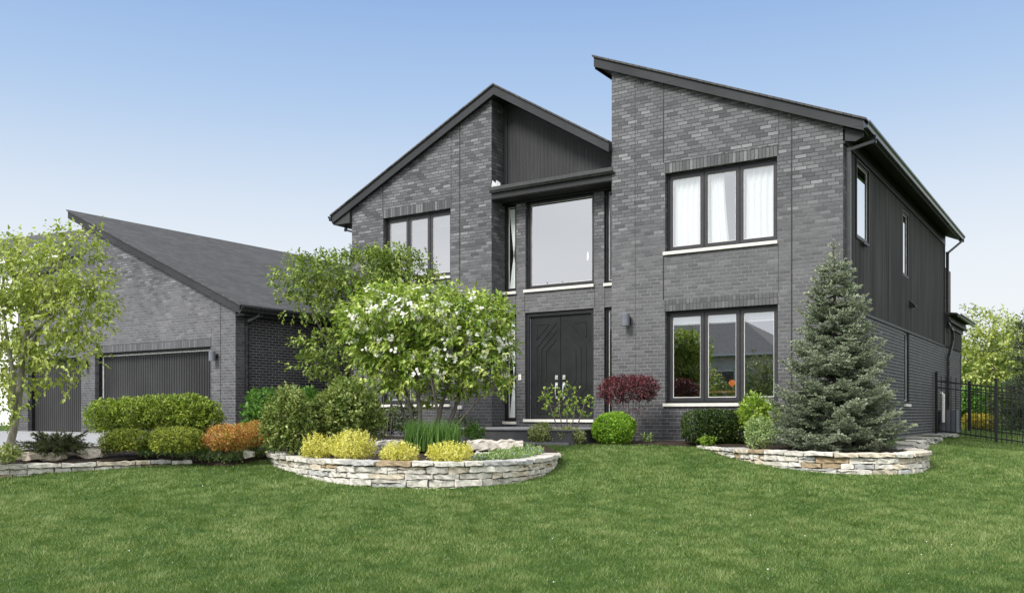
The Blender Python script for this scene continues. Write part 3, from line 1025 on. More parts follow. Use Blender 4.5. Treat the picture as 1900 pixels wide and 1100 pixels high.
def leaf_door(a, b, mirror):
    d = P(MB().box(a, b, dy, dy + 0.045, z0 + 0.066, z1 - 0.088), "entry_door", M['door'])
    h0, h1 = z0 + 0.066, z1 - 0.088
    W, H = b - a, h1 - h0
    X = (lambda s: b - s * W) if mirror else (lambda s: a + s * W)
    Z = lambda s: h0 + s * H
    mb = MB()

    def line(pts):
        for p, q in zip(pts, pts[1:]):
            mb.bar((X(p[0]), dy - 0.003, Z(p[1])), (X(q[0]), dy - 0.003, Z(q[1])), 0.020, 0.016, up=(0, 1, 0))
    # nested chevrons: corner triangle, then three lines bending from the diagonal to the vertical
    line([(0.20, 0.775), (0.20, 0.925), (0.56, 0.925)])
    line([(0.20, 0.775), (0.64, 0.930)] if False else [(0.20, 0.775), (0.62, 0.925)])
    line([(0.86, 0.930), (0.20, 0.695), (0.20, 0.30), (0.42, 0.21)])
    line([(0.86, 0.850), (0.36, 0.675), (0.36, 0.335), (0.55, 0.26)])
    line([(0.86, 0.770), (0.52, 0.655), (0.52, 0.365), (0.70, 0.30)])
    line([(0.20, 0.20), (0.20, 0.055), (0.60, 0.055)])
    line([(0.20, 0.20), (0.60, 0.055)])
    P(mb, "raised_moulding", M['black_trim'], d)
    hx = b - 0.085 if not mirror else a + 0.085
    hd = MB()
    hd.box(hx - 0.032, hx + 0.032, dy - 0.02, dy - 0.001, 1.235, 1.325)
    hd.lathe([(0.018, 0), (0.018, 0.02)], (hx, dy - 0.03, 1.27), 10)
    hd.box(hx - 0.03, hx + 0.03, dy - 0.016, dy - 0.001, 1.07, 1.175)
    hd.tube([(hx, dy - 0.01, 1.13), (hx, dy - 0.055, 1.115), (hx, dy - 0.062, 1.05), (hx, dy - 0.062, 0.93), (hx, dy - 0.05, 0.875), (hx, dy - 0.008, 0.865)], 0.0115, 7)
    hd.box(hx - 0.022, hx + 0.022, dy - 0.012, dy - 0.001, 0.84, 0.89)
    P(hd, "handle", M['steel'], d)


leaf_door(u0 + 0.092, dm - 0.005, False)
leaf_door(dm + 0.005, u1 - 0.078, True)

# ---- porch
pr = P(MB().box(-6.95, -3.98, -2.24, VE - 0.004, -0.3, 0.232), "porch", M['porch_riser'])
P(MB().box(-6.97, -3.95, -2.27, VE - 0.006, 0.234, 0.252), "porch_slab", M['porch'], pr)

# ---- lower rear room on the right
P(MB().box(-3.0, 0.0, 14.3, 14.5, 0, 2.34), "wall", M['brick_side'])
rr = MB()
rr.box(-3, 0.02, 11.14, 14.42, 2.36, 2.86)
P(rr, "siding_panel", M['siding'])
rr2 = MB()
rr2.box(-3, 0.05, 11.14, 14.5, 2.88, 3.0); rr2.box(-3, 0.16, 11.16, 14.6, 3.0, 3.05); rr2.box(-3, 0.12, 11.16, 14.55, 3.052, 3.20)
r5 = P(rr2, "eave", M['black_trim'])
P(MB().prism([(-3, 3.6), (-3, 3.30), (0.26, 3.20), (0.30, 3.235)], 'y', 11.16, 14.75), "roof", M['shingle'])
P(gutter(0.27, 1, 11.5, 14.75, 3.25, 0.09, 0.10), "gutter", M['gutter'], r5)
P(MB().box(-0.20, -0.12, 11.75, 13.2, 3.3, 4.62), "balcony_screen", M['rust_wood'])

# ---- interior shell, so the windows look into rooms
ins = MB()
ins.quad((-11, 5.0, 0.3), (-0.3, 5.0, 0.3), (-0.3, 5.0, 5.0), (-11, 5.0, 5.0))
ins.quad((-4.0, 0.3, 0.3), (-4.0, 5, 0.3), (-4.0, 5, 5.0), (-4.0, 0.3, 5.0))
ins.quad((-7.5, 0.8, 0.3), (-7.5, 5, 0.3), (-7.5, 5, 5.0), (-7.5, 0.8, 5.0))
P(ins, "interior_wall", M['interior'])
ins = MB()
ins.box(-11, -7.5, 0.29, 4.99, 2.6, 2.9); ins.box(-4.0, -0.29, 0.29, 4.99, 2.6, 2.9); ins.box(-11, -0.29, 0.72, 4.99, 0.05, 0.28); ins.box(-11, -0.29, 0.72, 4.99, 5.06, 5.10)
P(ins, "interior_floor", M['interior_dark'])


# ================================================================== PLANT BUILDERS
def leaf_mesh(name, pos, d, n, L, W, tone, mat, parent, fold=0.25, curl=0.0):
    """N leaves: each a folded pointed blade of two triangles-pairs. pos/d/n (N,3), L/W/tone (N)"""
    N = len(pos)
    d = d / (np.linalg.norm(d, axis=1, keepdims=True) + 1e-9)
    s = np.cross(d, n)
    s /= (np.linalg.norm(s, axis=1, keepdims=True) + 1e-9)
    nn = np.cross(s, d)
    L = np.broadcast_to(L, (N,))[:, None]
    W = np.broadcast_to(W, (N,))[:, None]
    mid = pos + d * L * 0.45
    v = np.empty((N, 4, 3), np.float32)
    v[:, 0] = pos
    v[:, 1] = mid + s * W * 0.5 + nn * W * fold
    v[:, 2] = pos + d * L - nn * L * curl
    v[:, 3] = mid - s * W * 0.5 + nn * W * fold
    base = np.arange(N, dtype=np.int32)[:, None] * 4
    idx = np.concatenate([base + 0, base + 1, base + 2, base + 0, base + 2, base + 3], 1).reshape(-1)
    return raw_mesh(name, v.reshape(-1, 3), idx, 3, np.repeat(tone, 4), mat, parent)


def raw_mesh(name, v, idx, k, tone, mat, parent=None):
    nf = len(idx) // k
    me = bpy.data.meshes.new(name)
    me.vertices.add(len(v))
    me.vertices.foreach_set("co", np.asarray(v, np.float32).ravel())
    me.loops.add(len(idx))
    me.loops.foreach_set("vertex_index", np.asarray(idx, np.int32))
    me.polygons.add(nf)
    me.polygons.foreach_set("loop_start", np.arange(nf, dtype=np.int32) * k)
    me.update(calc_edges=True)
    if tone is not None:
        a = me.attributes.new("tone", 'FLOAT', 'POINT')
        a.data.foreach_set("value", np.asarray(tone, np.float32))
    return link(name, me, mat, parent)


def unit(rng, n):
    v = rng.normal(size=(n, 3))
    return v / np.linalg.norm(v, axis=1, keepdims=True)


class Field:
    """smooth pseudo-random field in space"""
    def __init__(s, rng, wl, k=9):
        s.k = unit(rng, k) * (2 * PI / wl) * rng.uniform(0.6, 1.6, (k, 1))
        s.p = rng.uniform(0, 2 * PI, k)

    def __call__(s, x): return np.sin(x @ s.k.T + s.p).mean(1) * 2.2


def crown_points(rng, blobs, n, shell=0.5, lump=0.22, wl=0.5, hole=None, boxy=2.0):
    """points through the volume of several ellipsoids, denser towards the outside, with lumps and gaps"""
    blobs = [(np.array(c, float), np.array(r, float)) for c, r in blobs]
    vol = np.array([r.prod() ** 0.8 for c, r in blobs])
    fl, fh = Field(rng, wl), Field(rng, (hole or (1, 0))[0])
    P_, O_ = [], []
    need = n
    while need > 0:
        k = rng.choice(len(blobs), size=need * 2 + 50, p=vol / vol.sum())
        c, r = np.array([b[0] for b in blobs])[k], np.array([b[1] for b in blobs])[k]
        u = unit(rng, len(k))
        if boxy > 2.0:
            u = u / (np.abs(u) ** boxy).sum(1, keepdims=True) ** (1 / boxy)
        q = rng.uniform(0, 1, len(k)) ** (1.0 / 3.0)
        q = shell + (1 - shell) * q if shell < 1 else np.ones(len(k))
        q = np.where(rng.uniform(size=len(k)) < 0.25, rng.uniform(0.3, 1, len(k)), q)
        p = c + u * r * (q * (1 + lump * fl(c + u * r)))[:, None]
        ok = np.ones(len(p), bool)
        if hole: ok &= fh(p) > hole[1]
        P_.append(p[ok]); O_.append((u / r)[ok])
        need = n - sum(len(a) for a in P_)
    p, o = np.concatenate(P_)[:n], np.concatenate(O_)[:n]
    return p, o / np.linalg.norm(o, axis=1, keepdims=True)


def sprigs(rng, p, o, per, ln, up=0.5):
    """from each point a small shoot with `per` leaves; returns leaf base, leaf direction, shoot index"""
    n = len(p)
    ax = o * 0.8 + unit(rng, n) * 0.6 + np.array([0, 0, up])
    ax /= np.linalg.norm(ax, axis=1, keepdims=True)
    t = np.tile(np.linspace(0, 1, per), n)
    k = np.repeat(np.arange(n), per)
    base = p[k] + ax[k] * (t * ln)[:, None]
    d = ax[k] * (0.35 + 0.5 * t[:, None]) + unit(rng, n * per) * 0.75
    return base, d, k


def foliage(name, rng, blobs, n, per, L, W, mat, parent, shell=0.5, lump=0.2, wl=0.45, hole=None, ln=0.10, up=0.5, droop=0.0, zmin=None, boxy=2.0, fold=0.25, spread=0.3, bias=0.0):
    p, o = crown_points(rng, blobs, n, shell, lump, wl, hole, boxy)
    if zmin is not None:
        ok = p[:, 2] > zmin
        p, o = p[ok], o[ok]
    b, d, k = sprigs(rng, p, o, per, ln, up)
    d = d + np.array([0, 0, -droop])
    nrm = np.array([0, 0, 1.0]) + unit(rng, len(b)) * 0.7 + o[k] * 0.4
    f = Field(rng, wl * 1.3)
    tone = np.clip(0.5 + bias + 0.16 * f(b) + rng.normal(0, spread * 0.6, len(p))[k] + rng.normal(0, spread * 0.5, len(b)), 0, 1)
    s = rng.uniform(0.7, 1.25, len(b))
    return leaf_mesh(name, b, d, nrm, L * s, W * s, tone, mat, parent, fold, 0.12)


def grow(rng, stems, targets, r_end, sag=0.0, seg=6, wander=0.05, minlen=0.0):
    """greedy branching: stems are polylines (points, radii); every target is joined to the nearest skeleton point below it"""
    mb = MB()
    sk, rr = [], []
    for pts, rad in stems:
        mb.tube(pts, rad, 8)
        for a, b, ra, rb in zip(pts, pts[1:], rad, rad[1:]):
            for t in np.linspace(0, 1, 5)[:-1]:
                sk.append(np.array(a) * (1 - t) + np.array(b) * t); rr.append(ra * (1 - t) + rb * t)
        sk.append(np.array(pts[-1], float)); rr.append(rad[-1])
    for t in targets:
        A = np.array(sk)
        dv = t - A
        dist = np.linalg.norm(dv, axis=1)
        cost = dist + np.where(dv[:, 2] < 0.15 * dist, 1.2 * (0.15 * dist - dv[:, 2]), 0) + np.where(dist < minlen, 5, 0)
        i = int(cost.argmin())
        a, L_ = A[i], dist[i]
        mid1 = a + (t - a) * 0.35 + rng.normal(0, wander * L_, 3) + np.array([0, 0, -sag * L_])
        mid2 = a + (t - a) * 0.70 + rng.normal(0, wander * L_, 3) + np.array([0, 0, sag * L_ * 0.3])
        r0 = max(r_end * 1.25, min(rr[i] * 0.62, r_end + L_ * 0.012))
        rad = [r0, r0 * 0.72 + r_end * 0.2, r0 * 0.35 + r_end * 0.6, r_end]
        mb.tube([a, mid1, mid2, t], rad, seg)
        for q in (0.25, 0.5, 0.75, 1.0):
            sk.append(a + (t - a) * q if q in (0.25, 0.5) else (mid2 if q == 0.75 else t)); rr.append(rad[min(3, int(q * 4) - 1)])
    return mb


def order(p, c): return p[np.argsort(np.linalg.norm(p - np.array(c), axis=1))]


LG = {
    'lime': leafmat("young_lime_leaf", (0.19, 0.25, 0.035), (0.34, 0.41, 0.09), (0.56, 0.6, 0.22), trans=0.34),
    'viburnum': leafmat("fresh_green_leaf", (0.1, 0.185, 0.022), (0.28, 0.39, 0.062), (0.62, 0.68, 0.25), 0.40, 0.36),
    'service': leafmat("mid_green_leaf", (0.09, 0.15, 0.022), (0.195, 0.275, 0.05), (0.38, 0.44, 0.14), 0.5),
    'shrub': leafmat("deep_green_leaf", (0.065, 0.115, 0.02), (0.165, 0.225, 0.05), (0.42, 0.46, 0.17), 0.42),
    'broad': leafmat("broad_green_leaf", (0.060, 0.150, 0.022), (0.115, 0.245, 0.040), (0.20, 0.36, 0.08), 0.42),
    'hedge': leafmat("hedge_leaf", (0.1, 0.16, 0.018), (0.23, 0.315, 0.042), (0.45, 0.51, 0.11), 0.45),
    'box': leafmat("boxwood_leaf", (0.07, 0.12, 0.014), (0.26, 0.32, 0.045), (0.62, 0.62, 0.14), 0.4),
    'boxdark': leafmat("dark_boxwood_leaf", (0.020, 0.045, 0.010), (0.048, 0.085, 0.018), (0.12, 0.17, 0.04), 0.36),
    'boxball': leafmat("bright_boxwood_leaf", (0.085, 0.19, 0.014), (0.235, 0.42, 0.034), (0.5, 0.66, 0.12), 0.4),
    'orange': leafmat("orange_barberry_leaf", (0.4, 0.15, 0.045), (0.56, 0.3, 0.085), (0.5, 0.45, 0.12), 0.5),
    'burgundy': leafmat("burgundy_leaf", (0.06, 0.018, 0.024), (0.125, 0.034, 0.044), (0.25, 0.075, 0.09), 0.38),
    'gold': leafmat("golden_leaf", (0.42, 0.42, 0.06), (0.7, 0.65, 0.14), (0.88, 0.85, 0.4), 0.5),
    'bright': leafmat("bright_yellow_green_leaf", (0.13, 0.24, 0.022), (0.27, 0.40, 0.05), (0.45, 0.55, 0.11), 0.42),
    'pale': leafmat("variegated_leaf", (0.17, 0.23, 0.06), (0.38, 0.42, 0.17), (0.62, 0.63, 0.36), 0.5),
    'vinca': leafmat("ground_cover_leaf", (0.11, 0.19, 0.055), (0.24, 0.34, 0.12), (0.48, 0.56, 0.3), 0.42),
    'iris': leafmat("iris_blade", (0.055, 0.130, 0.022), (0.100, 0.205, 0.040), (0.18, 0.30, 0.075), 0.45),
    'juniper': leafmat("dark_juniper_needle", (0.05, 0.062, 0.026), (0.105, 0.12, 0.05), (0.22, 0.235, 0.1), 0.6, 0.12),
    'spruce': leafmat("blue_spruce_needle", (0.078, 0.105, 0.062), (0.22, 0.262, 0.17), (0.62, 0.66, 0.52), 0.6, 0.10),
    'pine': leafmat("dark_pine_needle", (0.030, 0.048, 0.024), (0.055, 0.078, 0.040), (0.10, 0.125, 0.07), 0.6, 0.10),
    'maple': leafmat("pale_maple_leaf", (0.2, 0.27, 0.05), (0.36, 0.42, 0.11), (0.56, 0.6, 0.24), 0.5, 0.34),
    'far': leafmat("far_hedge_leaf", (0.060, 0.115, 0.020), (0.115, 0.190, 0.035), (0.21, 0.29, 0.07), 0.5),
    'blossom': leafmat("white_petal", (0.62, 0.62, 0.57), (0.80, 0.80, 0.77), (0.88, 0.88, 0.87), 0.6, 0.25),
    'violet': leafmat("violet_petal", (0.13, 0.13, 0.38), (0.22, 0.22, 0.52), (0.36, 0.36, 0.66), 0.6, 0.2),
    'yellowflower': leafmat("yellow_petal", (0.22, 0.26, 0.03), (0.5, 0.4, 0.05), (0.72, 0.58, 0.1), 0.6, 0.2),
    'grass': None,
}


def plant(name, label, cat, px, depth, z=None, group=None):
    b = at(px, depth)
    b[2] = (0.0 if z is None else z)
    return empty(name, b, label, cat, group), b


def M2(px, depth): return px / F_PX * depth                # picture pixels -> metres across at that depth


def Zp(y, depth): return 0.54 + (HZ - y) / F_PX * depth    # picture row -> height at that depth


def petals(rng, centers, o, size, mat, name, parent, k=5):
    n = len(centers)
    o = o + unit(rng, n) * 0.5 + np.array([0, 0, 0.3])
    o /= np.linalg.norm(o, axis=1, keepdims=True)
    a = np.cross(o, unit(rng, n)); a /= np.linalg.norm(a, axis=1, keepdims=True)
    b = np.cross(o, a)
    P_, D_, N_ = [], [], []
    for j in range(k):
        t = 2 * PI * j / k
        d = a * math.cos(t) + b * math.sin(t) + o * 0.25
        P_.append(centers); D_.append(d); N_.append(o)
    pos, d, nn = np.concatenate(P_), np.concatenate(D_), np.concatenate(N_)
    return leaf_mesh(name, pos, d, nn, size * rng.uniform(0.8, 1.2, len(pos)), size * 0.85, rng.uniform(0, 1, len(pos)), mat, parent, 0.1, 0.0)


# ================================================================== TREES
def left_tree():
    rng = np.random.default_rng(11)
    D = 12.3
    o, b = plant("young_birch_tree", "young lime green tree with pale leaning trunk in front of the garage", "tree", 8, D, -0.06)
    C = lambda x, y, dd=0.0: np.array([*at(x, D + dd)[:2], Zp(y, D + dd)])
    stems = [([b + np.array([0, 0, -0.1]), C(14, 842), C(25, 800), C(33, 755), C(39, 700), C(44, 640, .1), C(60, 585, .15), C(66, 525, .2), C(72, 470, .2)],
              [0.064, 0.058, 0.052, 0.047, 0.042, 0.034, 0.026, 0.016, 0.008]),
             ([C(29, 780), C(24, 745, -.1), C(24, 690, -.2), C(12, 620, -.25), C(2, 545, -.3), C(12, 485, -.3)], [0.036, 0.032, 0.028, 0.022, 0.014, 0.007]),
             ([C(42, 670), C(62, 630, -.1), C(92, 585, -.15), C(104, 520, -.15), C(112, 455, -.1)], [0.030, 0.026, 0.020, 0.013, 0.006]),
             ([C(48, 630), C(95, 590, -.3), C(140, 545, -.4), C(182, 500, -.4)], [0.024, 0.018, 0.012, 0.005])]
    bl = [(C(45, 512), (0.60, 0.62, 0.44)), (C(125, 500, -.2), (0.45, 0.5, 0.45)), (C(60, 600), (0.78, 0.7, 0.42)), (C(140, 580, -.2), (0.46, 0.5, 0.40)), (C(-20, 560), (0.7, 0.6, 0.6)), (C(150, 465, .1), (0.30, 0.34, 0.28)),
          (C(30, 690), (0.5, 0.5, 0.28)), (C(130, 655, -.3), (0.40, 0.36, 0.22)), (C(-25, 690), (0.5, 0.5, 0.4)), (C(112, 705, -.3), (0.20, 0.2, 0.14)), (C(40, 470, .1), (0.4, 0.4, 0.15)), (C(5, 760, -.3), (0.20, 0.24, 0.18)), (C(165, 550, -.2), (0.32, 0.3, 0.28))]
    tg, _ = crown_points(rng, bl, 130, 0.45, 0.2, 0.5)
    grow(rng, stems, order(tg, C(45, 640)), 0.0032, 0.03, 5, 0.06, 0.1).build("trunk", M['bark_pale'], o, True)
    foliage("crown", rng, bl, 1750, 6, 0.064, 0.040, LG['lime'], o, 0.45, 0.26, 0.45, (0.42, -0.16), 0.18, 0.15, 0.55, spread=0.34)


def flower_tree():
    rng = np.random.default_rng(5)
    D = 14.3
    o, b = plant("flowering_viburnum_tree", "round green tree dotted with white blossom on several bare stems", "tree", 795, D)
    C = lambda x, y, dd=0.0: np.array([*at(x, D + dd)[:2], Zp(y, D + dd)])
    z0 = np.array([0, 0, 0.05])
    stems = [([C(772, 812) - z0, C(762, 760), C(748, 715), C(735, 660), C(715, 600)], [0.034, 0.03, 0.026, 0.018, 0.009]),
             ([C(782, 812, -.1) - z0, C(778, 755, -.1), C(772, 690, -.15), C(768, 620, -.1), C(775, 560)], [0.036, 0.032, 0.026, 0.018, 0.008]),
             ([C(806, 812) - z0, C(818, 755), C(830, 715), C(842, 650), C(850, 580)], [0.04, 0.035, 0.028, 0.018, 0.008]),
             ([C(820, 812, .1) - z0, C(842, 765, .1), C(858, 715, .15), C(885, 650, .1), C(905, 600)], [0.034, 0.03, 0.024, 0.015, 0.008]),
             ([C(800, 812, -.1) - z0, C(812, 765, -.3), C(800, 700, -.4), C(805, 620, -.4)], [0.028, 0.024, 0.018, 0.008]),
             ([C(824, 810) - z0, C(870, 762, -.2), C(905, 720, -.2), C(930, 690, -.2)], [0.022, 0.018, 0.013, 0.006]),
             ([C(768, 808) - z0, C(742, 745, .1), C(720, 700, .1), C(690, 660, .1)], [0.022, 0.018, 0.013, 0.006])]
    bl = [(C(715, 585), (0.60, 0.6, 0.46)), (C(800, 580, -.1), (0.66, 0.7, 0.40)), (C(880, 595), (0.56, 0.6, 0.40)), (C(740, 650), (0.74, 0.6, 0.30)), (C(840, 650), (0.80, 0.66, 0.36)), (C(910, 632), (0.36, 0.40, 0.40)),
          (C(668, 605), (0.30, 0.36, 0.36)), (C(790, 690, -.2), (0.52, 0.5, 0.17)), (C(895, 690, -.2), (0.38, 0.36, 0.20)), (C(905, 570), (0.30, 0.34, 0.16)), (C(925, 715, -.2), (0.16, 0.18, 0.14)), (C(705, 695), (0.34, 0.34, 0.16)), (C(745, 715, -.1), (0.30, 0.3, 0.12)), (C(850, 715, .1), (0.34, 0.3, 0.13)), (C(800, 735, .2), (0.22, 0.2, 0.10)), (C(690, 650, .1), (0.34, 0.34, 0.24))]
    tg, _ = crown_points(rng, bl, 130, 0.4, 0.15, 0.5)
    grow(rng, stems, order(tg, C(800, 640)), 0.003, 0.02, 5, 0.06, 0.1).build("trunk", M['bark_grey'], o, True)
    foliage("crown", rng, bl, 3000, 6, 0.084, 0.042, LG['viburnum'], o, 0.55, 0.22, 0.42, (0.36, -0.40), 0.13, 0.25, 0.35, spread=0.36)
    p, q = crown_points(rng, bl, 430, 1.0, 0.2, 0.42, (0.8, 0.0))
    c = (p[:, None, :] + rng.normal(0, 0.030, (430, 7, 3))).reshape(-1, 3)
    petals(rng, c, np.repeat(q, 7, 0) , 0.029, LG['blossom'], "blossom", o)


def service_tree():
    rng = np.random.default_rng(8)
    D = 17.2
    o, b = plant("serviceberry_tree", "airy green tree with layered branches between the garage and the left window", "tree", 655, D)
    C = lambda x, y, dd=0.0: np.array([*at(x, D + dd)[:2], Zp(y, D + dd)])
    z0 = np.array([0, 0, 0.05])
    stems = [([C(648, 818) - z0, C(640, 740), C(622, 660), C(590, 600), C(565, 545)], [0.04, 0.034, 0.028, 0.018, 0.009]),
             ([C(654, 818) - z0, C(655, 740), C(652, 650), C(640, 570), C(622, 510)], [0.04, 0.034, 0.028, 0.018, 0.009]),
             ([C(660, 818, .1) - z0, C(668, 740, .1), C(680, 650, .1), C(700, 560), C(712, 495)], [0.04, 0.034, 0.028, 0.018, 0.009]),
             ([C(664, 818) - z0, C(680, 745), C(715, 640, .2), C(750, 560, .3), C(775, 505, .3)], [0.034, 0.03, 0.024, 0.015, 0.008]),
             ([C(640, 818) - z0, C(625, 745, -.2), C(600, 690, -.3), C(580, 660, -.3)], [0.026, 0.022, 0.015, 0.007])]
    bl = [(C(560, 520), (0.42, 0.6, 0.34)), (C(610, 505), (0.55, 0.7, 0.30)), (C(690, 500), (0.62, 0.8, 0.30)), (C(760, 500, .1), (0.48, 0.6, 0.26)), (C(575, 570, -.2), (0.40, 0.5, 0.17)), (C(650, 560), (0.6, 0.7, 0.3)), (C(600, 640, -.3), (0.46, 0.5, 0.20)),
          (C(585, 675, -.3), (0.34, 0.4, 0.12)), (C(640, 690, -.3), (0.3, 0.4, 0.2)), (C(720, 540, .1), (0.6, 0.6, 0.3)), (C(655, 610), (0.4, 0.5, 0.3)), (C(720, 478), (0.35, 0.4, 0.12))]
    tg, _ = crown_points(rng, bl, 150, 0.4, 0.15, 0.5)
    grow(rng, stems, order(tg, C(655, 640)), 0.0035, 0.02, 5, 0.06, 0.1).build("trunk", M['bark_grey'], o, True)
    foliage("crown", rng, bl, 1900, 6, 0.074, 0.045, LG['service'], o, 0.45, 0.30, 0.42, (0.38, -0.12), 0.17, 0.1, 0.25, spread=0.32)


def spruce():
    rng = np.random.default_rng(3)
    D = 13.7
    o, b = plant("blue_spruce_tree", "blue green spruce with tiered drooping branches at the right house corner", "tree", 1553, D)
    H = Zp(447, D)
    lean = RIGHT * (-0.05)
    ax = lambda z: np.array([b[0] + lean[0] * z / H, b[1] + lean[1] * z / H, z])
    tb = MB()
    tb.tube([ax(-0.1), ax(0.8), ax(1.8), ax(2.6), ax(H)], [0.07, 0.055, 0.034, 0.014, 0.005], 8)
    tw, Pn, Dn, Ln, Tn = MB(), [], [], [], []
    up = np.array([0, 0, 1.0])

    def needles(a, c, tone, dens=1.0):
        """a shoot from a to c, bristling with needles"""
        d = c - a
        L = np.linalg.norm(d)
        d = d / (L + 1e-9)
        k = max(8, int(L / 0.0028 * dens))
        t = rng.uniform(0, 1, k)
        r = unit(rng, k)
        r = r - (r @ d)[:, None] * d + up * 0.25
        nd = r * 0.9 + d * 0.75
        Pn.append(a + d * (t * L)[:, None]); Dn.append(nd); Ln.append(np.full(k, 0.024)); Tn.append(np.clip(tone + rng.normal(0, 0.13, k), 0, 1))

    z, j = 0.16, 0
    while z < H - 0.42:
        f = z / H
        Rm = 1.14 * (1 - f) ** 1.0 * (0.80 if z < 0.28 else 1.0) + 0.05
        nb = int(11 - 4 * f) if z > 0.3 else 11
        for i in range(nb):
            az = 2 * PI * (i + 0.5 * (j % 2)) / nb + rng.normal(0, 0.20)
            L = Rm * rng.uniform(0.80, 1.06)
            out = np.array([math.cos(az), math.sin(az), 0])
            p0 = ax(z + rng.normal(0, 0.03))
            rise = -0.16 + 0.50 * f + rng.normal(0, 0.05)
            pts = []
            for t in np.linspace(0, 1, 7):
                pts.append(p0 + out * L * t + up * (rise * L * t + 0.20 * L * t * t * (0.7 - f * 0.3) - 0.10 * L * math.sin(PI * t)))
            pts[-1] = pts[-1] + up * 0.02
            tw.tube(pts, list(np.linspace(0.011 * (1.1 - f), 0.003, 7)), 4, False)
            btone = 0.30 + rng.normal(0, 0.09)
            side = np.array([-out[1], out[0], 0])
            m = max(3, int(L / 0.055))
            for q in range(m):
                t = 0.10 + 0.90 * (q + 0.5) / m
                k = min(5, int(t * 6)); w = t * 6 - k
                c = pts[k] * (1 - w) + pts[k + 1] * w
                for sg in (-1, 1):
                    l = (0.085 + 0.24 * L * (1 - t) + 0.03) * rng.uniform(0.6, 1.15)
                    l = min(l, 0.34)
                    dv = side * sg * 0.85 + out * 0.62 + up * (0.10 - 0.28 * (1 - t) + rng.normal(0, 0.10))
                    e = c + dv / np.linalg.norm(dv) * l
                    needles(c, e, btone + 0.26 * t)
                    if l > 0.15:
                        for h in (0.45, 0.75):
                            cc = c + (e - c) * h
                            for s2 in (-1, 1):
                                dv2 = dv + side * sg * -0.5 * s2 + out * 0.6 * s2 + unit(rng, 1)[0] * 0.3
                                needles(cc, cc + dv2 / np.linalg.norm(dv2) * l * 0.42, btone + 0.30 * t)
                if rng.random() < 0.7: needles(c, c + (out * 0.6 + up * 0.5 + unit(rng, 1)[0] * 0.5) * 0.08, btone + 0.28)
            needles(pts[5], pts[6] + out * 0.05, btone + 0.42, 1.4)
        z += 0.105 if z < 0.8 else 0.13
        j += 1
    for q in range(3):                                       # open top: two small whorls and the leader
        zz = H - 0.42 + q * 0.15
        for i in range(5):
            az = 2 * PI * i / 5 + q
            dv = np.array([math.cos(az), math.sin(az), 0.85])
            l = 0.17 - 0.045 * q
            c = ax(zz)
            e = c + dv * l
            tw.tube([c, e], [0.004, 0.002], 4, False)
            needles(c + dv * l * 0.2, e, 0.65, 1.3)
    needles(ax(H - 0.5), ax(H + 0.02), 0.6, 0.35)
    tb.build("trunk", M['bark_dark'], o, True)
    tw.build("branch", M['twig'], o, True)
    P_, D_, L_, T_ = map(np.concatenate, (Pn, Dn, Ln, Tn))
    leaf_mesh("crown", P_, D_, unit(rng, len(P_)), L_ * rng.uniform(0.8, 1.25, len(P_)), 0.0118, T_, LG['spruce'], o, 0.1)


left_tree()
flower_tree()
service_tree()
spruce()


# ================================================================== SHRUBS
def shrub(name, label, cat, seed, px, D, blobs, n, per, L, W, mat, z=None, stems=6, group=None, stem_mat='bark_dark', part="foliage", stem_h=0.7, fixed_z=None, **kw):
    """blobs: (px, row, half-width px, half-height px[, depth radius m, depth shift m])"""
    rng = np.random.default_rng(seed)
    o, b = plant(name, label, cat, px, D, z, group)
    bl = []
    for t in blobs:
        x, y, rx, ry = t[:4]
        dd = t[5] if len(t) > 5 else 0.0
        rd = t[4] if len(t) > 4 else M2(rx, D)
        c = at(x, D + dd)
        c[2] = Zp(y, D + dd)
        bl.append((c, (M2(rx, D) * 0.9, rd, M2(ry, D))))
    # ellipsoid axes follow the picture frame: turn them with the view yaw
    loc = [(np.array([0, 0, 0.0]) + np.array([(c - b) @ np.array([RIGHT[0], RIGHT[1], 0]), (c - b) @ np.array([FWD[0], FWD[1], 0]), c[2] - b[2]]), r) for c, r in bl]
    rot = np.array([[RIGHT[0], RIGHT[1], 0], [FWD[0], FWD[1], 0], [0, 0, 1.0]])
    p, q = crown_points(rng, loc, n, kw.get('shell', 0.6), kw.get('lump', 0.16), kw.get('wl', 0.3), kw.get('hole'), kw.get('boxy', 2.0))
    p, q = p @ rot + b, q @ rot
    ok = p[:, 2] > b[2] + 0.015
    p, q = p[ok], q[ok]
    bb, d, k = sprigs(rng, p, q, per, kw.get('ln', 0.06), kw.get('up', 0.5))
    d = d + np.array([0, 0, -kw.get('droop', 0.0)])
    nrm = np.array([0, 0, 1.0]) + unit(rng, len(bb)) * 0.7 + q[k] * 0.5
    f = Field(rng, kw.get('wl', 0.3) * 1.4)
    sp = kw.get('spread', 0.28)
    tone = np.clip(0.45 + kw.get('bias', 0) + 0.14 * f(bb) + rng.normal(0, sp * 0.55, len(p))[k] + rng.normal(0, sp * 0.5, len(bb)), 0, 1)
    sc = rng.uniform(0.7, 1.25, len(bb))
    leaf_mesh(part, bb, d, nrm, L * sc, W * sc, tone, mat, o, 0.25, 0.1)
    if stems:
        zt = max(c[2] for c, r in bl)
        sm = MB()
        for i in range(stems):
            t = p[rng.integers(len(p))]
            t = b + (t - b) * stem_h
            t[2] = max(t[2], b[2] + 0.6 * (zt - b[2]) * stem_h)
            s0 = b + np.array([*(RIGHT * rng.normal(0, kw.get('foot', 0.05))), 0]) + np.array([0, 0, -0.03])
            m = (s0 + t) / 2 + rng.normal(0, 0.02, 3)
            sm.tube([s0, m, t], [kw.get('sr', 0.008), kw.get('sr', 0.008) * 0.75, 0.003], 5, False)
        sm.build("stem", M[stem_mat], o, True)
    return o


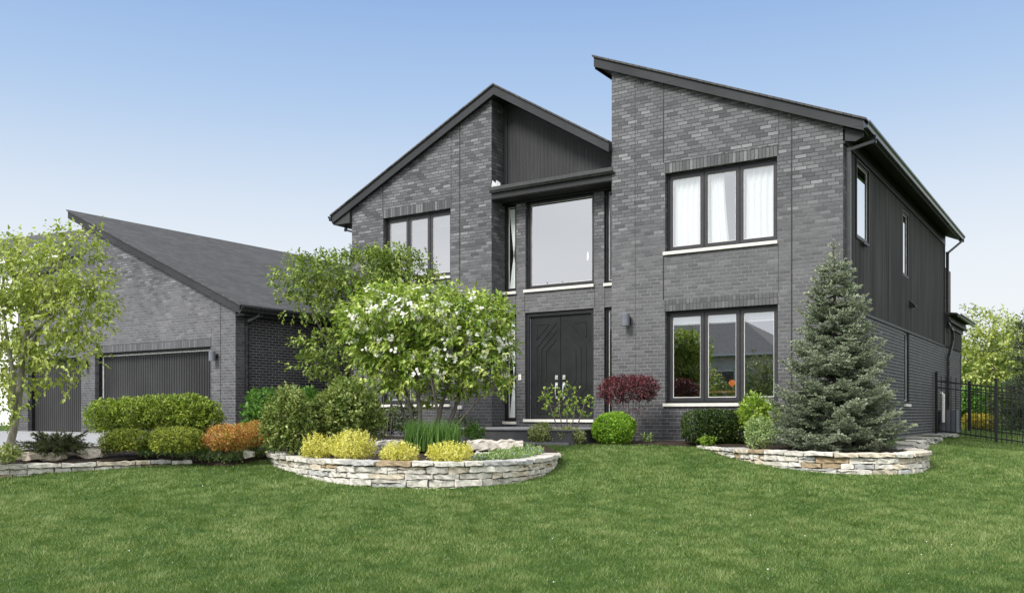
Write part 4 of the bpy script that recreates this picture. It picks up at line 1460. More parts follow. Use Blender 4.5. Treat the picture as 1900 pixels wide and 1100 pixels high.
shrub("round_shrub", "large mounded dark green shrub behind the golden bushes", "shrub", 21, 640, 13.2,
      [(640, 772, 60, 44), (600, 778, 34, 36), (683, 780, 26, 32), (640, 733, 30, 20), (665, 747, 30, 24)], 2100, 5, 0.056, 0.032, LG['shrub'], ln=0.10, lump=0.2, stems=10, foot=0.15, spread=0.36)
shrub("leafy_shrub", "upright green shrub between the orange barberry and the golden bushes", "shrub", 22, 535, 12.7,
      [(535, 775, 40, 42), (520, 800, 28, 34), (555, 805, 28, 34), (533, 742, 20, 16)], 1600, 5, 0.050, 0.030, LG['shrub'], ln=0.10, lump=0.2, stems=10, foot=0.12, bias=0.08, spread=0.36)
shrub("broadleaf_shrub", "fresh green broad leaved shrub beside the garage downspout", "shrub", 23, 487, 16.8,
      [(487, 760, 32, 32), (515, 765, 25, 30), (470, 780, 18, 22), (560, 752, 45, 26, .5, .3)], 800, 5, 0.082, 0.044, LG['broad'], ln=0.09, stems=5)
shrub("clipped_hedge", "long clipped yellow green hedge in front of the garage door", "hedge", 24, 285, 15.6,
      [(198, 774, 35, 25, .32), (245, 770, 40, 26, .36), (300, 768, 42, 28, .36), (350, 767, 42, 29, .36), (385, 776, 24, 26, .3)], 3300, 5, 0.055, 0.028, LG['hedge'], boxy=2.6, shell=0.72, ln=0.07, up=0.9, stems=26, stem_mat='twig', foot=0.55, stem_h=0.8, spread=0.34, lump=0.12)
shrub("boxwood", "low dark boxwood mound at the left end of the bed beside the driveway", "shrub", 25, 245, 13.1,
      [(240, 819, 42, 21, .3), (222, 826, 22, 14, .2)], 2000, 5, 0.030, 0.019, LG['box'], shell=0.78, ln=0.035, stems=0, lump=0.10, group="low boxwoods in front of the hedge", bias=.05)
shrub("boxwood", "flat topped boxwood next to the orange barberry", "shrub", 26, 325, 12.9,
      [(322, 818, 43, 22, .3), (352, 820, 28, 20, .3, .15)], 2500, 5, 0.030, 0.019, LG['box'], shell=0.78, ln=0.035, stems=0, lump=0.10, group="low boxwoods in front of the hedge", boxy=2.6, bias=.10)
shrub("barberry_shrub", "orange red barberry shrub beside the boxwoods", "shrub", 27, 415, 13.0,
      [(415, 814, 37, 20, .34), (437, 811, 30, 20, .3)], 1300, 5, 0.028, 0.018, LG['orange'], shell=0.7, ln=0.05, up=0.8, stems=5, lump=0.14, spread=0.42, group="orange barberries")
shrub("barberry_shrub", "smaller orange barberry partly behind the upright green shrub", "shrub", 28, 480, 13.6,
      [(478, 807, 28, 20, .28), (455, 804, 20, 14, .2)], 1000, 5, 0.028, 0.018, LG['orange'], shell=0.7, ln=0.05, up=0.8, stems=5, lump=0.14, spread=0.42, bias=0.12, group="orange barberries")
for i, (px, y, rx, ry, n, D, lb) in enumerate(((588, 831, 31, 21, 560, 12.15, "golden yellow bush leftmost on the curved stone planter"), (655, 829, 44, 24, 960, 11.75, "largest golden yellow bush on the curved stone planter"),
                                           (741, 841, 37, 14, 560, 11.45, "low golden yellow bush in front of the spiky grass clump"), (834, 841, 43, 15, 660, 11.3, "golden yellow bush beside the blue flowers on the planter"))):
    shrub("golden_euonymus", lb, "shrub", 40 + i, px, D, [(px, y, rx, ry), (px - rx * .4, y + ry * .35, rx * .55, ry * .6), (px + rx * .45, y + ry * .35, rx * .5, ry * .6)], n, 6, 0.024, 0.014, LG['gold'], z=-0.10, shell=0.6, ln=0.06, up=0.9, stems=6, lump=0.24, wl=0.22, spread=0.42,
          group="golden bushes on the stone planter", foot=0.1)
shrub("boxwood_ball", "bright green clipped boxwood ball by the porch", "shrub", 29, 1139, 15.9,
      [(1139, 796, 40, 27, .36)], 2600, 5, 0.032, 0.019, LG['boxball'], shell=0.84, ln=0.035, stems=0, lump=0.08, boxy=2.5, spread=0.24)
shrub("boxwood_hedge", "dark green clipped boxwood hedge under the lower right window", "hedge", 30, 1328, 15.4,
      [(1300, 791, 34, 27, .34), (1330, 791, 36, 28, .34), (1365, 792, 30, 27, .34)], 4200, 5, 0.034, 0.021, LG['boxdark'], shell=0.82, ln=0.035, stems=0, lump=0.07, boxy=3.2, spread=0.34)
shrub("yellow_green_shrub", "bright yellow green leafy shrub between the boxwood hedge and the spruce", "shrub", 31, 1408, 14.8,
      [(1410, 772, 40, 24, .4), (1400, 757, 22, 18, .3), (1428, 785, 24, 25, .3)], 620, 6, 0.060, 0.025, LG['bright'], ln=0.09, up=0.8, stems=6, spread=0.36, shell=.5)
shrub("small_round_shrub", "small light green round shrub in front of the boxwood hedge", "shrub", 32, 1408, 13.6,
      [(1408, 806, 27, 25, .24), (1412, 795, 18, 16, .2)], 680, 5, 0.032, 0.018, LG['vinca'], ln=0.05, up=0.8, stems=6, bias=0.15)
shrub("low_perennial", "tiny yellow green plant at the near end of the right stone wall", "plant", 33, 1312, 14.9, [(1312, 819, 17, 7, .14)], 60, 5, 0.045, 0.02, LG['bright'], stems=0, ln=0.03)
shrub("low_perennial", "tiny light green plant in the mulch right of the boxwood ball", "plant", 34, 1205, 16.2, [(1202, 811, 12, 7, .12)], 45, 5, 0.04, 0.02, LG['vinca'], stems=0, ln=0.03)
shrub("variegated_clump", "pale variegated clump in front of the porch step, left one", "plant", 35, 1008, 15.9, [(1006, 806, 27, 16, .24), (1035, 811, 18, 10, .18)], 700, 5, 0.040, 0.020, LG['pale'], stems=0, ln=0.05, up=.8)
shrub("variegated_clump", "pale variegated clump at the foot of the bare twiggy shrub", "plant", 36, 1056, 15.8, [(1056, 810, 27, 13, .2)], 560, 5, 0.040, 0.020, LG['pale'], stems=0, ln=0.05, up=.8, bias=.1)
shrub("variegated_clump", "small pale variegated plant left of the low boxwoods", "plant", 37, 205, 13.0, [(203, 822, 14, 14, .16)], 260, 5, 0.040, 0.020, LG['pale'], stems=0, ln=0.05, up=.8)
shrub("leafy_perennial", "leafy green perennial at the left edge below the leaning tree", "plant", 38, 6, 11.9, [(2, 848, 24, 17, .3), (16, 852, 14, 10, .2)], 260, 5, 0.055, 0.022, LG['pale'], z=-0.10, stems=0, ln=0.05, up=.9, bias=-.15)
shrub("leafy_perennial", "low green flowering plant between the flower tree and the porch", "plant", 39, 882, 14.6, [(882, 803, 17, 11, .2)], 140, 5, 0.05, 0.018, LG['broad'], stems=0, ln=0.05)
shrub("shade_shrub", "dark shrub in the shade behind the flower tree stems", "shrub", 50, 745, 16.4, [(742, 778, 40, 22, .4), (700, 790, 26, 22, .3), (860, 792, 26, 14, .25)], 600, 5, 0.05, 0.028, LG['boxdark'], stems=4, ln=0.08)


def juniper():
    rng = np.random.default_rng(51)
    D = 12.9
    o, b = plant("juniper_shrub", "dark spreading juniper in front of the driveway", "shrub", 106, D, 0.0)
    tw, Pn, Dn, Tn = MB(), [], [], []
    for i in range(150):
        az = rng.uniform(0, 2 * PI)
        L = rng.uniform(0.28, 0.58)
        out = np.array([math.cos(az), math.sin(az), 0])
        el = rng.uniform(0.15, 1.25)
        p0 = b + np.array([*(RIGHT * rng.normal(0, 0.10)), 0])
        pts = [p0 + out * L * t * math.cos(el) * 1.15 + np.array([0, 0, L * (t * math.sin(el) * 0.9 - 0.30 * t * t)]) for t in np.linspace(0, 1, 5)]
        tw.tube(pts, [0.006, 0.005, 0.004, 0.003, 0.002], 4, False)
        k = 70
        t = rng.uniform(0.2, 1, k) * 3.999
        a = np.array(pts)
        q = a[t.astype(int)] * (1 - t % 1)[:, None] + a[t.astype(int) + 1] * (t % 1)[:, None]
        Pn.append(q); Dn.append(out + unit(rng, k) * 0.75 + np.array([0, 0, 0.2])); Tn.append(np.clip(rng.normal(0.4, 0.12) + rng.normal(0, 0.16, k), 0, 1))
    tw.build("stem", M['bark_dark'], o)
    P_, D_, T_ = map(np.concatenate, (Pn, Dn, Tn))
    leaf_mesh("foliage", P_, D_, unit(rng, len(P_)), rng.uniform(0.035, 0.065, len(P_)), 0.012, T_, LG['juniper'], o)


juniper()


def burgundy():
    rng = np.random.default_rng(52)
    D = 16.4
    o, b = plant("burgundy_shrub", "burgundy leaved shrub with a flat broad top on bare grey stems", "shrub", 1166, D)
    C = lambda x, y, dd=0.0: np.array([*at(x, D + dd)[:2], Zp(y, D + dd)])
    bl = [(C(1166, 722), (0.50, 0.42, 0.20)), (C(1135, 728), (0.24, 0.3, 0.22)), (C(1198, 722), (0.24, 0.3, 0.20)), (C(1166, 712), (0.44, 0.36, 0.12))]
    stems = [([b + np.array([RIGHT[0] * s, RIGHT[1] * s, -0.03]), C(1166 + s * 340, 775, s), C(1166 + s * 520, 735, s * 1.5)], [0.011, 0.008, 0.004]) for s in (-0.07, -0.045, -0.02, 0.0, 0.02, 0.045, 0.07)]
    tg, _ = crown_points(rng, bl, 110, 0.5, 0.1, 0.4)
    grow(rng, stems, order(tg, b), 0.002, 0.0, 4, 0.05, 0.08).build("stem", M['twig'], o, True)
    foliage("foliage", rng, bl, 1300, 5, 0.040, 0.021, LG['burgundy'], o, 0.5, 0.07, 0.3, None, 0.06, 0.7, spread=0.36)
    bl2 = [(C(1166, 752), (0.34, 0.3, 0.14))]
    foliage("foliage", rng, bl2, 90, 4, 0.030, 0.014, LG['burgundy'], o, 0.4, 0.2, 0.3, None, 0.06, 0.7)


burgundy()


def bare_shrub():
    rng = np.random.default_rng(53)
    D = 16.0
    o, b = plant("twiggy_shrub", "open twiggy shrub with sparse yellow green leaves in front of the door", "shrub", 1052, D)
    C = lambda x, y, dd=0.0: np.array([*at(x, D + dd)[:2], Zp(y, D + dd)])
    tips = [(1010, 722), (1022, 735), (1035, 722), (1052, 720), (1068, 718), (1085, 740), (1096, 748), (1015, 750), (1040, 745), (1075, 755), (1060, 748), (1028, 765), (1090, 770), (1008, 738), (1048, 765), (1070, 735)]
    tg = np.array([C(x, y, rng.normal(0, 0.22)) for x, y in tips])
    stems = [([b + np.array([RIGHT[0] * s, RIGHT[1] * s, -0.03]), C(1052 + s * 320, 780, s), C(1052 + s * 480, 745, s)], [0.012, 0.010, 0.006]) for s in (-0.07, -0.035, 0.0, 0.035, 0.07)]
    grow(rng, stems, order(tg, b), 0.0035, 0.0, 5, 0.05, 0.1).build("stem", M['twig'], o, True)
    pts = np.repeat(tg, 5, 0) + rng.normal(0, 0.05, (len(tg) * 5, 3))
    low = np.array([C(rng.uniform(1015, 1092), rng.uniform(735, 785), rng.normal(0, .2)) for _ in range(38)])
    p = np.concatenate([pts, low])
    bb, d, k = sprigs(rng, p, unit(rng, len(p)), 3, 0.04, 0.5)
    leaf_mesh("foliage", bb, d, unit(rng, len(bb)) + np.array([0, 0, .6]), 0.066 * rng.uniform(.7, 1.2, len(bb)), 0.032, np.clip(rng.normal(0.5, 0.25, len(bb)), 0, 1), LG['bright'], o)


bare_shrub()


def stick_shrub():
    rng = np.random.default_rng(54)
    D = 15.2
    o, b = plant("bare_stemmed_shrub", "leggy shrub with grey sticks and reddish tips left of the flower tree", "shrub", 712, D)
    C = lambda x, y, dd=0.0: np.array([*at(x, D + dd)[:2], Zp(y, D + dd)])
    tg = np.array([C(rng.uniform(680, 742), rng.uniform(708, 760), rng.normal(0, 0.18)) for _ in range(26)])
    stems = [([b + np.array([RIGHT[0] * s, RIGHT[1] * s, -0.03]), C(712 + s * 150, 775, 0), C(712 + s * 330, 735, 0)], [0.010, 0.009, 0.006]) for s in (-0.10, -0.05, 0.0, 0.05, 0.10)]
    grow(rng, stems, order(tg, b), 0.003, 0.0, 5, 0.03, 0.1).build("stem", M['twig'], o, True)
    bb, d, k = sprigs(rng, np.repeat(tg, 2, 0), unit(rng, len(tg) * 2), 4, 0.05, 0.5)
    leaf_mesh("foliage", bb, d, unit(rng, len(bb)), 0.045, 0.02, np.clip(rng.normal(0.4, 0.25, len(bb)), 0, 1), LG['service'], o)
    p2 = np.array([C(*c) for c in ((688, 708), (697, 706), (690, 714), (700, 712))])
    bb, d, k = sprigs(rng, p2, unit(rng, 4), 6, 0.05, 0.9)
    leaf_mesh("red_shoot", bb, d, unit(rng, len(bb)), 0.05, 0.02, rng.uniform(0.4, 1, len(bb)), LG['burgundy'], o)


stick_shrub()


def blades(name, rng, base, h, w, lean, mat, parent=None, tone=None, seg=3):
    """upright grass-like blades, curved outwards; base (N,3)"""
    N = len(base)
    az = rng.uniform(0, 2 * PI, N)
    out = np.stack([np.cos(az), np.sin(az), np.zeros(N)], 1)
    fa = rng.uniform(0, 2 * PI, N)
    side = np.stack([np.cos(fa), np.sin(fa), np.zeros(N)], 1)
    vs = []
    for i in range(seg + 1):
        t = i / seg
        c = base + out * (lean * h * t ** 2)[:, None] + np.array([0, 0, 1.0]) * (h * (t - 0.12 * lean * t ** 2))[:, None]
        ww = (w * (1 - t) ** 0.6 * 0.5)[:, None] if i < seg else 0.0 * w[:, None]
        vs += [c - side * ww, c + side * ww] if i < seg else [c]
    v = np.stack(vs, 1)
    k = v.shape[1]
    b = np.arange(N)[:, None] * k
    tri = []
    for i in range(seg - 1):
        tri += [b + 2 * i, b + 2 * i + 1, b + 2 * i + 3, b + 2 * i, b + 2 * i + 3, b + 2 * i + 2]
    tri += [b + 2 * (seg - 1), b + 2 * (seg - 1) + 1, b + 2 * seg]
    idx = np.concatenate(tri, 1).reshape(-1)
    tn = tone if tone is not None else np.clip(rng.normal(0.45, 0.2, N), 0, 1)
    return raw_mesh(name, v.reshape(-1, 3), idx, 3, np.repeat(tn, k), mat, parent)


def iris():
    rng = np.random.default_rng(55)
    D = 13.5
    o, b = plant("iris_clump", "spiky clump of upright green blades at the foot of the flower tree", "plant", 803, D, -0.02)
    N = 1000
    base = np.stack([b[0] + RIGHT[0] * (x := rng.uniform(-0.40, 0.40, N)) + FWD[0] * (y := rng.normal(0, 0.13, N)), b[1] + RIGHT[1] * x + FWD[1] * y, np.full(N, b[2])], 1)
    blades("foliage", rng, base, rng.uniform(0.32, 0.52, N), rng.uniform(0.010, 0.018, N), np.abs(rng.normal(0.10, 0.14, N)), LG['iris'], o)


iris()


def cover(name, seed, poly, n, flowers=90, z=0.0, mat='vinca', leaf=0.046, hk=1.0):
    """ground cover filling a picture-shaped patch of bed; poly in house x,y"""
    rng = np.random.default_rng(seed)
    poly = np.array(poly)
    lo_, hi_ = poly.min(0), poly.max(0)
    pts = rng.uniform(lo_, hi_, (n * 4, 2))
    pts = pts[inside(pts, poly)][:n]
    zz = bed_z(pts[:, 0], pts[:, 1]) if z is None else np.full(len(pts), z)
    f = Field(rng, 0.5)
    h = 0.06 + 0.07 * np.clip(f(np.c_[pts, zz]) + 0.4, 0, 1.4)
    h = h * hk
    p = np.c_[pts, zz + rng.uniform(0.2, 1, len(pts)) * h]
    bb, d, k = sprigs(rng, p, np.tile([0, 0, 1.0], (len(p), 1)), 4, 0.05, 0.2)
    g = leaf_mesh(name, bb, d, unit(rng, len(bb)) * 0.6 + np.array([0, 0, 1.0]), leaf * rng.uniform(.7, 1.2, len(bb)), leaf * .5, np.clip(rng.normal(0.45, 0.24, len(bb)), 0, 1), LG[mat], None)
    tag(g, kind="stuff")
    if flowers:
        q = p[rng.choice(len(p), flowers, replace=False)] + np.array([0, 0, 0.035])
        fl_ = petals(rng, q, np.tile([0, 0, 1.0], (flowers, 1)) + np.r_[-FWD, 0] * 0.6, 0.017, LG['violet'], "ground_cover_flowers", None)
        tag(fl_, kind="stuff")


def inside(p, poly):
    x, y = p[:, 0], p[:, 1]
    r = np.zeros(len(p), bool)
    n = len(poly)
    for i in range(n):
        (x1, y1), (x2, y2) = poly[i], poly[(i + 1) % n]
        c = (y1 > y) != (y2 > y)
        with np.errstate(divide='ignore', invalid='ignore'):
            r ^= c & (x < (x2 - x1) * (y - y1) / (y2 - y1) + x1)
    return r


# ================================================================== BEDS
WALL_L = [(-8.75, -10.9), (-8.50, -10.1), (-8.361, -9.544), (-8.199, -8.913), (-7.924, -8.298), (-7.713, -7.764), (-7.42, -7.28)]
WALL_M = [(-7.02, -6.12), (-6.868, -6.355), (-6.15, -6.85), (-5.213, -7.238), (-4.65, -7.42), (-4.108, -7.481), (-3.66, -7.40), (-3.309, -7.25), (-2.98, -7.02), (-2.755, -6.738), (-2.58, -6.45), (-2.499, -6.163), (-2.52, -5.65), (-2.647, -5.128), (-2.86, -4.58), (-3.122, -4.105), (-3.42, -3.72)]
WALL_R = [(-2.06, -1.27), (-1.90, -1.43), (-1.42, -1.97), (-0.942, -2.445), (-0.52, -2.79), (-0.117, -3.017), (0.28, -3.12), (0.647, -3.136), (0.96, -3.07), (1.224, -2.932), (1.46, -2.70), (1.60, -2.36), (1.62, -1.9), (1.48, -1.25), (1.15, -0.65)]
EDGE = [(-7.42, -7.28), (-7.05, -7.33), (-6.72, -7.20), (-6.80, -6.80), (-7.0, -6.1)]


def seg_dist(x, y, line):
    best = 9.0
    for (x1, y1), (x2, y2) in zip(line, line[1:]):
        t = max(0, min(1, ((x - x1) * (x2 - x1) + (y - y1) * (y2 - y1)) / ((x2 - x1) ** 2 + (y2 - y1) ** 2)))
        best = min(best, math.hypot(x - x1 - t * (x2 - x1), y - y1 - t * (y2 - y1)))
    return best


def bed_z1(x, y):
    d = depth_of(x, y)
    zp = np.interp(d, [10.5, 11.5, 13.0, 14.8], [-0.11, -0.10, -0.06, 0.012])
    zl = np.interp(d, [11.5, 12.3, 13.3, 15.0], [-0.175, -0.15, -0.08, 0.012])
    w = float(smooth(-7.6, -6.7, x))
    z = zl * (1 - w) + zp * w
    e = float(smooth(0.0, 0.55, seg_dist(x, y, EDGE)))
    g = float(ground_z(x, y)) + 0.012
    n = 0.012 * math.sin(x * 5.1 + y * 2.3) * math.sin(y * 6.7 - x * 1.9) * e
    return g * (1 - e) + max(z, g) * e + n


def bed_z(x, y): return np.array([bed_z1(a, b) for a, b in zip(np.atleast_1d(x), np.atleast_1d(y))])


BED_L = WALL_L[:-1] + EDGE[:-1] + WALL_M[1:] + [(-3.75, -3.35), (-4.45, -2.62), (-6.9, -2.2), (-6.95, 0.35), (-11.1, 0.0), (-11.16, 3.9), (-13.68, 3.9), (-13.68, -1.28), (-11.3, -3.8), (-10.4, -5.6), (-10.15, -6.9), (-9.35, -8.9), (-8.95, -10.6)]
sheet("mulch_bed", BED_L, bed_z1, M['mulch'], 0.22)
BED_R = [(-3.97, -2.02), (-3.731, -1.881), (-2.883, -1.516)] + WALL_R + [(0.75, -0.25), (0.55, 0.02), (-4.33, -0.002), (-4.33, -1.0), (-3.97, -1.3)]


def bedr_z(x, y):
    g = float(ground_z(x, y)) + 0.012
    e = float(smooth(0.0, 0.4, seg_dist(x, y, [(-3.97, -2.02), (-3.731, -1.881), (-2.883, -1.516), (-2.06, -1.27)])))
    n = 0.012 * math.sin(x * 5.1 + y * 2.3) * math.sin(y * 6.7 - x * 1.9) * e
    t = np.interp(depth_of(x, y), [12.2, 13.0, 14.6], [-0.055, -0.03, 0.02])
    return g * (1 - e) + max(t, g) * e + n


sheet("mulch_bed", BED_R, bedr_z, M['mulch'], 0.22)


# ================================================================== DRY STONE WALLS AND ROCKS
PALETTE = [((0.74, 0.72, 0.67), 5.0), ((0.68, 0.66, 0.61), 3.5), ((0.70, 0.63, 0.52), 2.4), ((0.52, 0.525, 0.53), 0.9), ((0.50, 0.39, 0.26), 0.3), ((0.52, 0.34, 0.27), 0.12)]


def stone_into(V, Fc, Cc, rng, c, ax, nr, l, h, dp, col, rough=0.010, bev=0.16, seg=2):
    """one rough block: bevelled box, every vertex nudged"""
    bm = bmesh.new()
    bmesh.ops.create_cube(bm, size=1.0)
    for v in bm.verts: v.co = Vector((v.co.x * l, v.co.y * dp, v.co.z * h))
    bmesh.ops.bevel(bm, geom=bm.edges[:], offset=min(h, dp, l) * bev, segments=seg, affect='EDGES', profile=0.6)
    if l > 0.16:
        for c0 in np.arange(-l / 2 + 0.07, l / 2 - 0.03, 0.075):
            bmesh.ops.bisect_plane(bm, geom=bm.verts[:] + bm.edges[:] + bm.faces[:], plane_co=(c0, 0, 0), plane_no=(1, 0, 0))
    n0 = len(V)
    ph = rng.uniform(0, 6.28, 6)
    bm.verts.index_update()
    for v in bm.verts:
        x, y, z = v.co
        w = rough * (math.sin(x * 23 + ph[0]) + math.sin(x * 41 + z * 30 + ph[1]))
        wz = rough * 0.55 * (math.sin(x * 17 + ph[2]) + math.sin(x * 37 + ph[3]))
        j = rng.normal(0, rough * 0.35, 3)
        x, y, z = x + j[0], y + w * (1 if y < 0 else 0.3) + j[1], z + wz * (2 * z / h) + j[2] * 0.6
        V.append((c[0] + ax[0] * x + nr[0] * y, c[1] + ax[1] * x + nr[1] * y, c[2] + z))
        k = 1 + rng.normal(0, 0.03)
        Cc.append((col[0] * k, col[1] * k, col[2] * k, 1))
    for f in bm.faces: Fc.append(tuple(n0 + v.index for v in f.verts))
    bm.free()


def stone_mesh(name, V, Fc, Cc, parent=None):
    me = bpy.data.meshes.new(name)
    me.from_pydata(V, [], Fc)
    a = me.color_attributes.new("stone_colour", 'FLOAT_COLOR', 'POINT')
    a.data.foreach_set("color", np.array(Cc, np.float32).ravel())
    me.update()
    return link(name, me, M['stone'], parent)


def pick(rng, warm=0.0):
    w = np.array([p[1] for p in PALETTE]); w[2] += warm; w[4] += warm * 0.6; w[3] += warm * 0.5
    c = np.array(PALETTE[rng.choice(len(w), p=w / w.sum())][0])
    return tuple(c * rng.uniform(0.76, 1.02))


def stone_wall(label, path, top, seed, courses, warm=0.0, depth=0.24):
    rng = np.random.default_rng(seed)
    P_ = np.array(path)
    sl = np.r_[0, np.cumsum(np.linalg.norm(np.diff(P_, axis=0), axis=1))]

    def pos(s): return np.array([np.interp(s, sl, P_[:, 0]), np.interp(s, sl, P_[:, 1])])
    mid = pos(sl[-1] / 2)
    o = empty("stone_wall", (mid[0], mid[1], top), label, "wall", "dry stone garden walls")
    z = top
    core = MB()
    for k, h in enumerate(courses):
        V, Fc, Cc = [], [], []
        s = -rng.uniform(0, 0.2)
        while s < sl[-1]:
            l = rng.uniform(0.20, 0.48) if k else rng.uniform(0.26, 0.52)
            if rng.random() < 0.18: l *= 0.55
            e = min(s + l, sl[-1])
            a, b = pos(max(s, 0)), pos(e)
            L = np.linalg.norm(b - a)
            if L > 0.07:
                ax = (b - a) / L
                nr = np.array([-ax[1], ax[0]])
                m = (a + b) / 2 + nr * (depth / 2 + 0.012 * k * 0 + rng.uniform(-0.014, 0.014) - (0.012 if k == 0 else 0))
                if z - 0.0 > float(ground_z(m[0], m[1])) - 0.01:
                    if k and h > 0.075 and rng.random() < 0.30:         # two thin stones instead of a thick one
                        h1 = h * rng.uniform(0.38, 0.6)
                        stone_into(V, Fc, Cc, rng, (m[0], m[1], z - h1 / 2), ax, nr, L - 0.012, h1 - 0.008, depth, pick(rng, warm))
                        m2 = m + nr * rng.uniform(-0.01, 0.015)
                        stone_into(V, Fc, Cc, rng, (m2[0], m2[1], z - h1 - (h - h1) / 2), ax, nr, L - 0.012, h - h1 - 0.008, depth, pick(rng, warm))
                    else:
                        stone_into(V, Fc, Cc, rng, (m[0], m[1], z - h / 2 + (rng.uniform(-0.006, 0.010) if k == 0 else 0)), ax, nr, L - 0.012, h - 0.009, depth + (0.05 if k == 0 else 0), pick(rng, warm if k else -0.0), 0.009 if k else 0.007)
            s = e + 0.0001
        if V: stone_mesh("coping" if k == 0 else "stone_course", V, Fc, Cc, o)
        z -= h
    for a, b in zip(np.linspace(0, sl[-1], 40), np.linspace(0, sl[-1], 40)[1:]):
        p, q = pos(a), pos(b)
        t = (q - p) / np.linalg.norm(q - p)
        n_ = np.array([-t[1], t[0]])
        p1, q1 = p + n_ * 0.05, q + n_ * 0.05
        core.quad((p1[0], p1[1], z - 0.1), (q1[0], q1[1], z - 0.1), (q1[0], q1[1], top - 0.03), (p1[0], p1[1], top - 0.03))
    core.build("wall_core", M['stone_gap'], o)


stone_wall("low pale stone wall at the left edge of the lawn by the driveway bed", WALL_L, -0.135, 61, [0.065, 0.075, 0.075])
stone_wall("curved pale stone planter wall in the middle holding the golden bushes", WALL_M, -0.050, 62, [0.062, 0.085, 0.072, 0.095, 0.085])
stone_wall("curved tan and grey stone planter wall on the right below the spruce", WALL_R, 0.005, 63, [0.060, 0.088, 0.070, 0.085, 0.08], 2.2)


def rock(name, label, cat, seed, px, D, l, dp, h, zb=0.0, rz=0.0, group=None, col=None):
    rng = np.random.default_rng(seed)
    c = at(px, D)
    ax = RIGHT * math.cos(rz) + FWD * math.sin(rz)
    nr = np.array([-ax[1], ax[0]])
    V, Fc, Cc = [], [], []
    stone_into(V, Fc, Cc, rng, (c[0], c[1], zb + h / 2), ax, nr, l, h, dp, col or pick(rng), 0.018, 0.22, 2)
    tag(stone_mesh(name, V, Fc, Cc), label, cat, group)


rock("boulder", "largest flat pale boulder at the right end of the planter bed near the porch", "rock", 71, 918, 13.7, 0.84, 0.42, 0.15, -0.02, 0.05, col=(0.62, 0.58, 0.53))
rock("boulder", "pale stone ledge half buried below the largest boulder", "rock", 72, 925, 12.95, 0.66, 0.25, 0.09, -0.11, col=(0.68, 0.66, 0.62))
rock("step_stone", "top slab of the three pale stone steps left of the spiky grass", "step", 73, 722, 14.7, 0.46, 0.35, 0.12, -0.02, group="pale stone steps in the bed")
rock("step_stone", "middle slab of the three pale stone steps left of the spiky grass", "step", 74, 716, 14.2, 0.44, 0.33, 0.10, -0.06, 0.1, group="pale stone steps in the bed")
rock("step_stone", "lowest slab of the three pale stone steps left of the spiky grass", "step", 75, 712, 13.4, 0.36, 0.30, 0.10, -0.11, group="pale stone steps in the bed")
rock("boulder", "long low pale boulder left of the juniper beside the driveway", "rock", 76, 72, 12.7, 0.68, 0.25, 0.11, -0.12, 0.05, col=(0.6, 0.54, 0.46))
rock("boulder", "short pale boulder right of the juniper beside the driveway", "rock", 77, 172, 13.05, 0.36, 0.28, 0.12, -0.10, col=(0.62, 0.57, 0.5))
rock("boulder", "small pale rock between the orange barberries", "rock", 78, 462, 13.1, 0.14, 0.12, 0.09, -0.10)
for i, (px, D, l, dp, z) in enumerate(((1660, 13.9, 0.50, 0.42, -0.03), (1688, 14.9, 0.42, 0.45, -0.02), (1700, 16.4, 0.55, 0.45, 0.0), (1712, 18.6, 0.60, 0.5, 0.0), (1745, 21.5, 0.7, 0.5, 0.0))):
    rock("flagstone", "grey flagstone in the path along the right side wall, " + ("nearest the stone planter", "second from the planter", "third from the planter", "fourth from the planter", "farthest by the fence")[i], "flagstone", 80 + i, px, D, l, dp, 0.06, z - 0.02, 0.5, "flagstones along the side wall", (0.36, 0.36, 0.34))

cover("ground_cover", 91, [(-7.85, -7.85), (-7.42, -7.24), (-7.05, -7.28), (-6.76, -7.15), (-6.85, -6.75), (-6.95, -6.2), (-7.3, -5.2), (-8.3, -5.9), (-8.6, -6.7), (-8.3, -7.6)], 2800, 300, None)
cover("ground_cover", 92, [(-2.78, -6.3), (-2.70, -5.7), (-2.85, -5.0), (-3.3, -4.25), (-3.75, -4.0), (-3.50, -5.2), (-3.25, -6.2)], 1100, 130, None, leaf=0.036, hk=0.45)


# ================================================================== LAWN
LG['grass'] = leafmat("grass_blade", (0.038, 0.096, 0.018), (0.146, 0.228, 0.054), (0.44, 0.45, 0.22), 0.5, 0.25, 0.3)


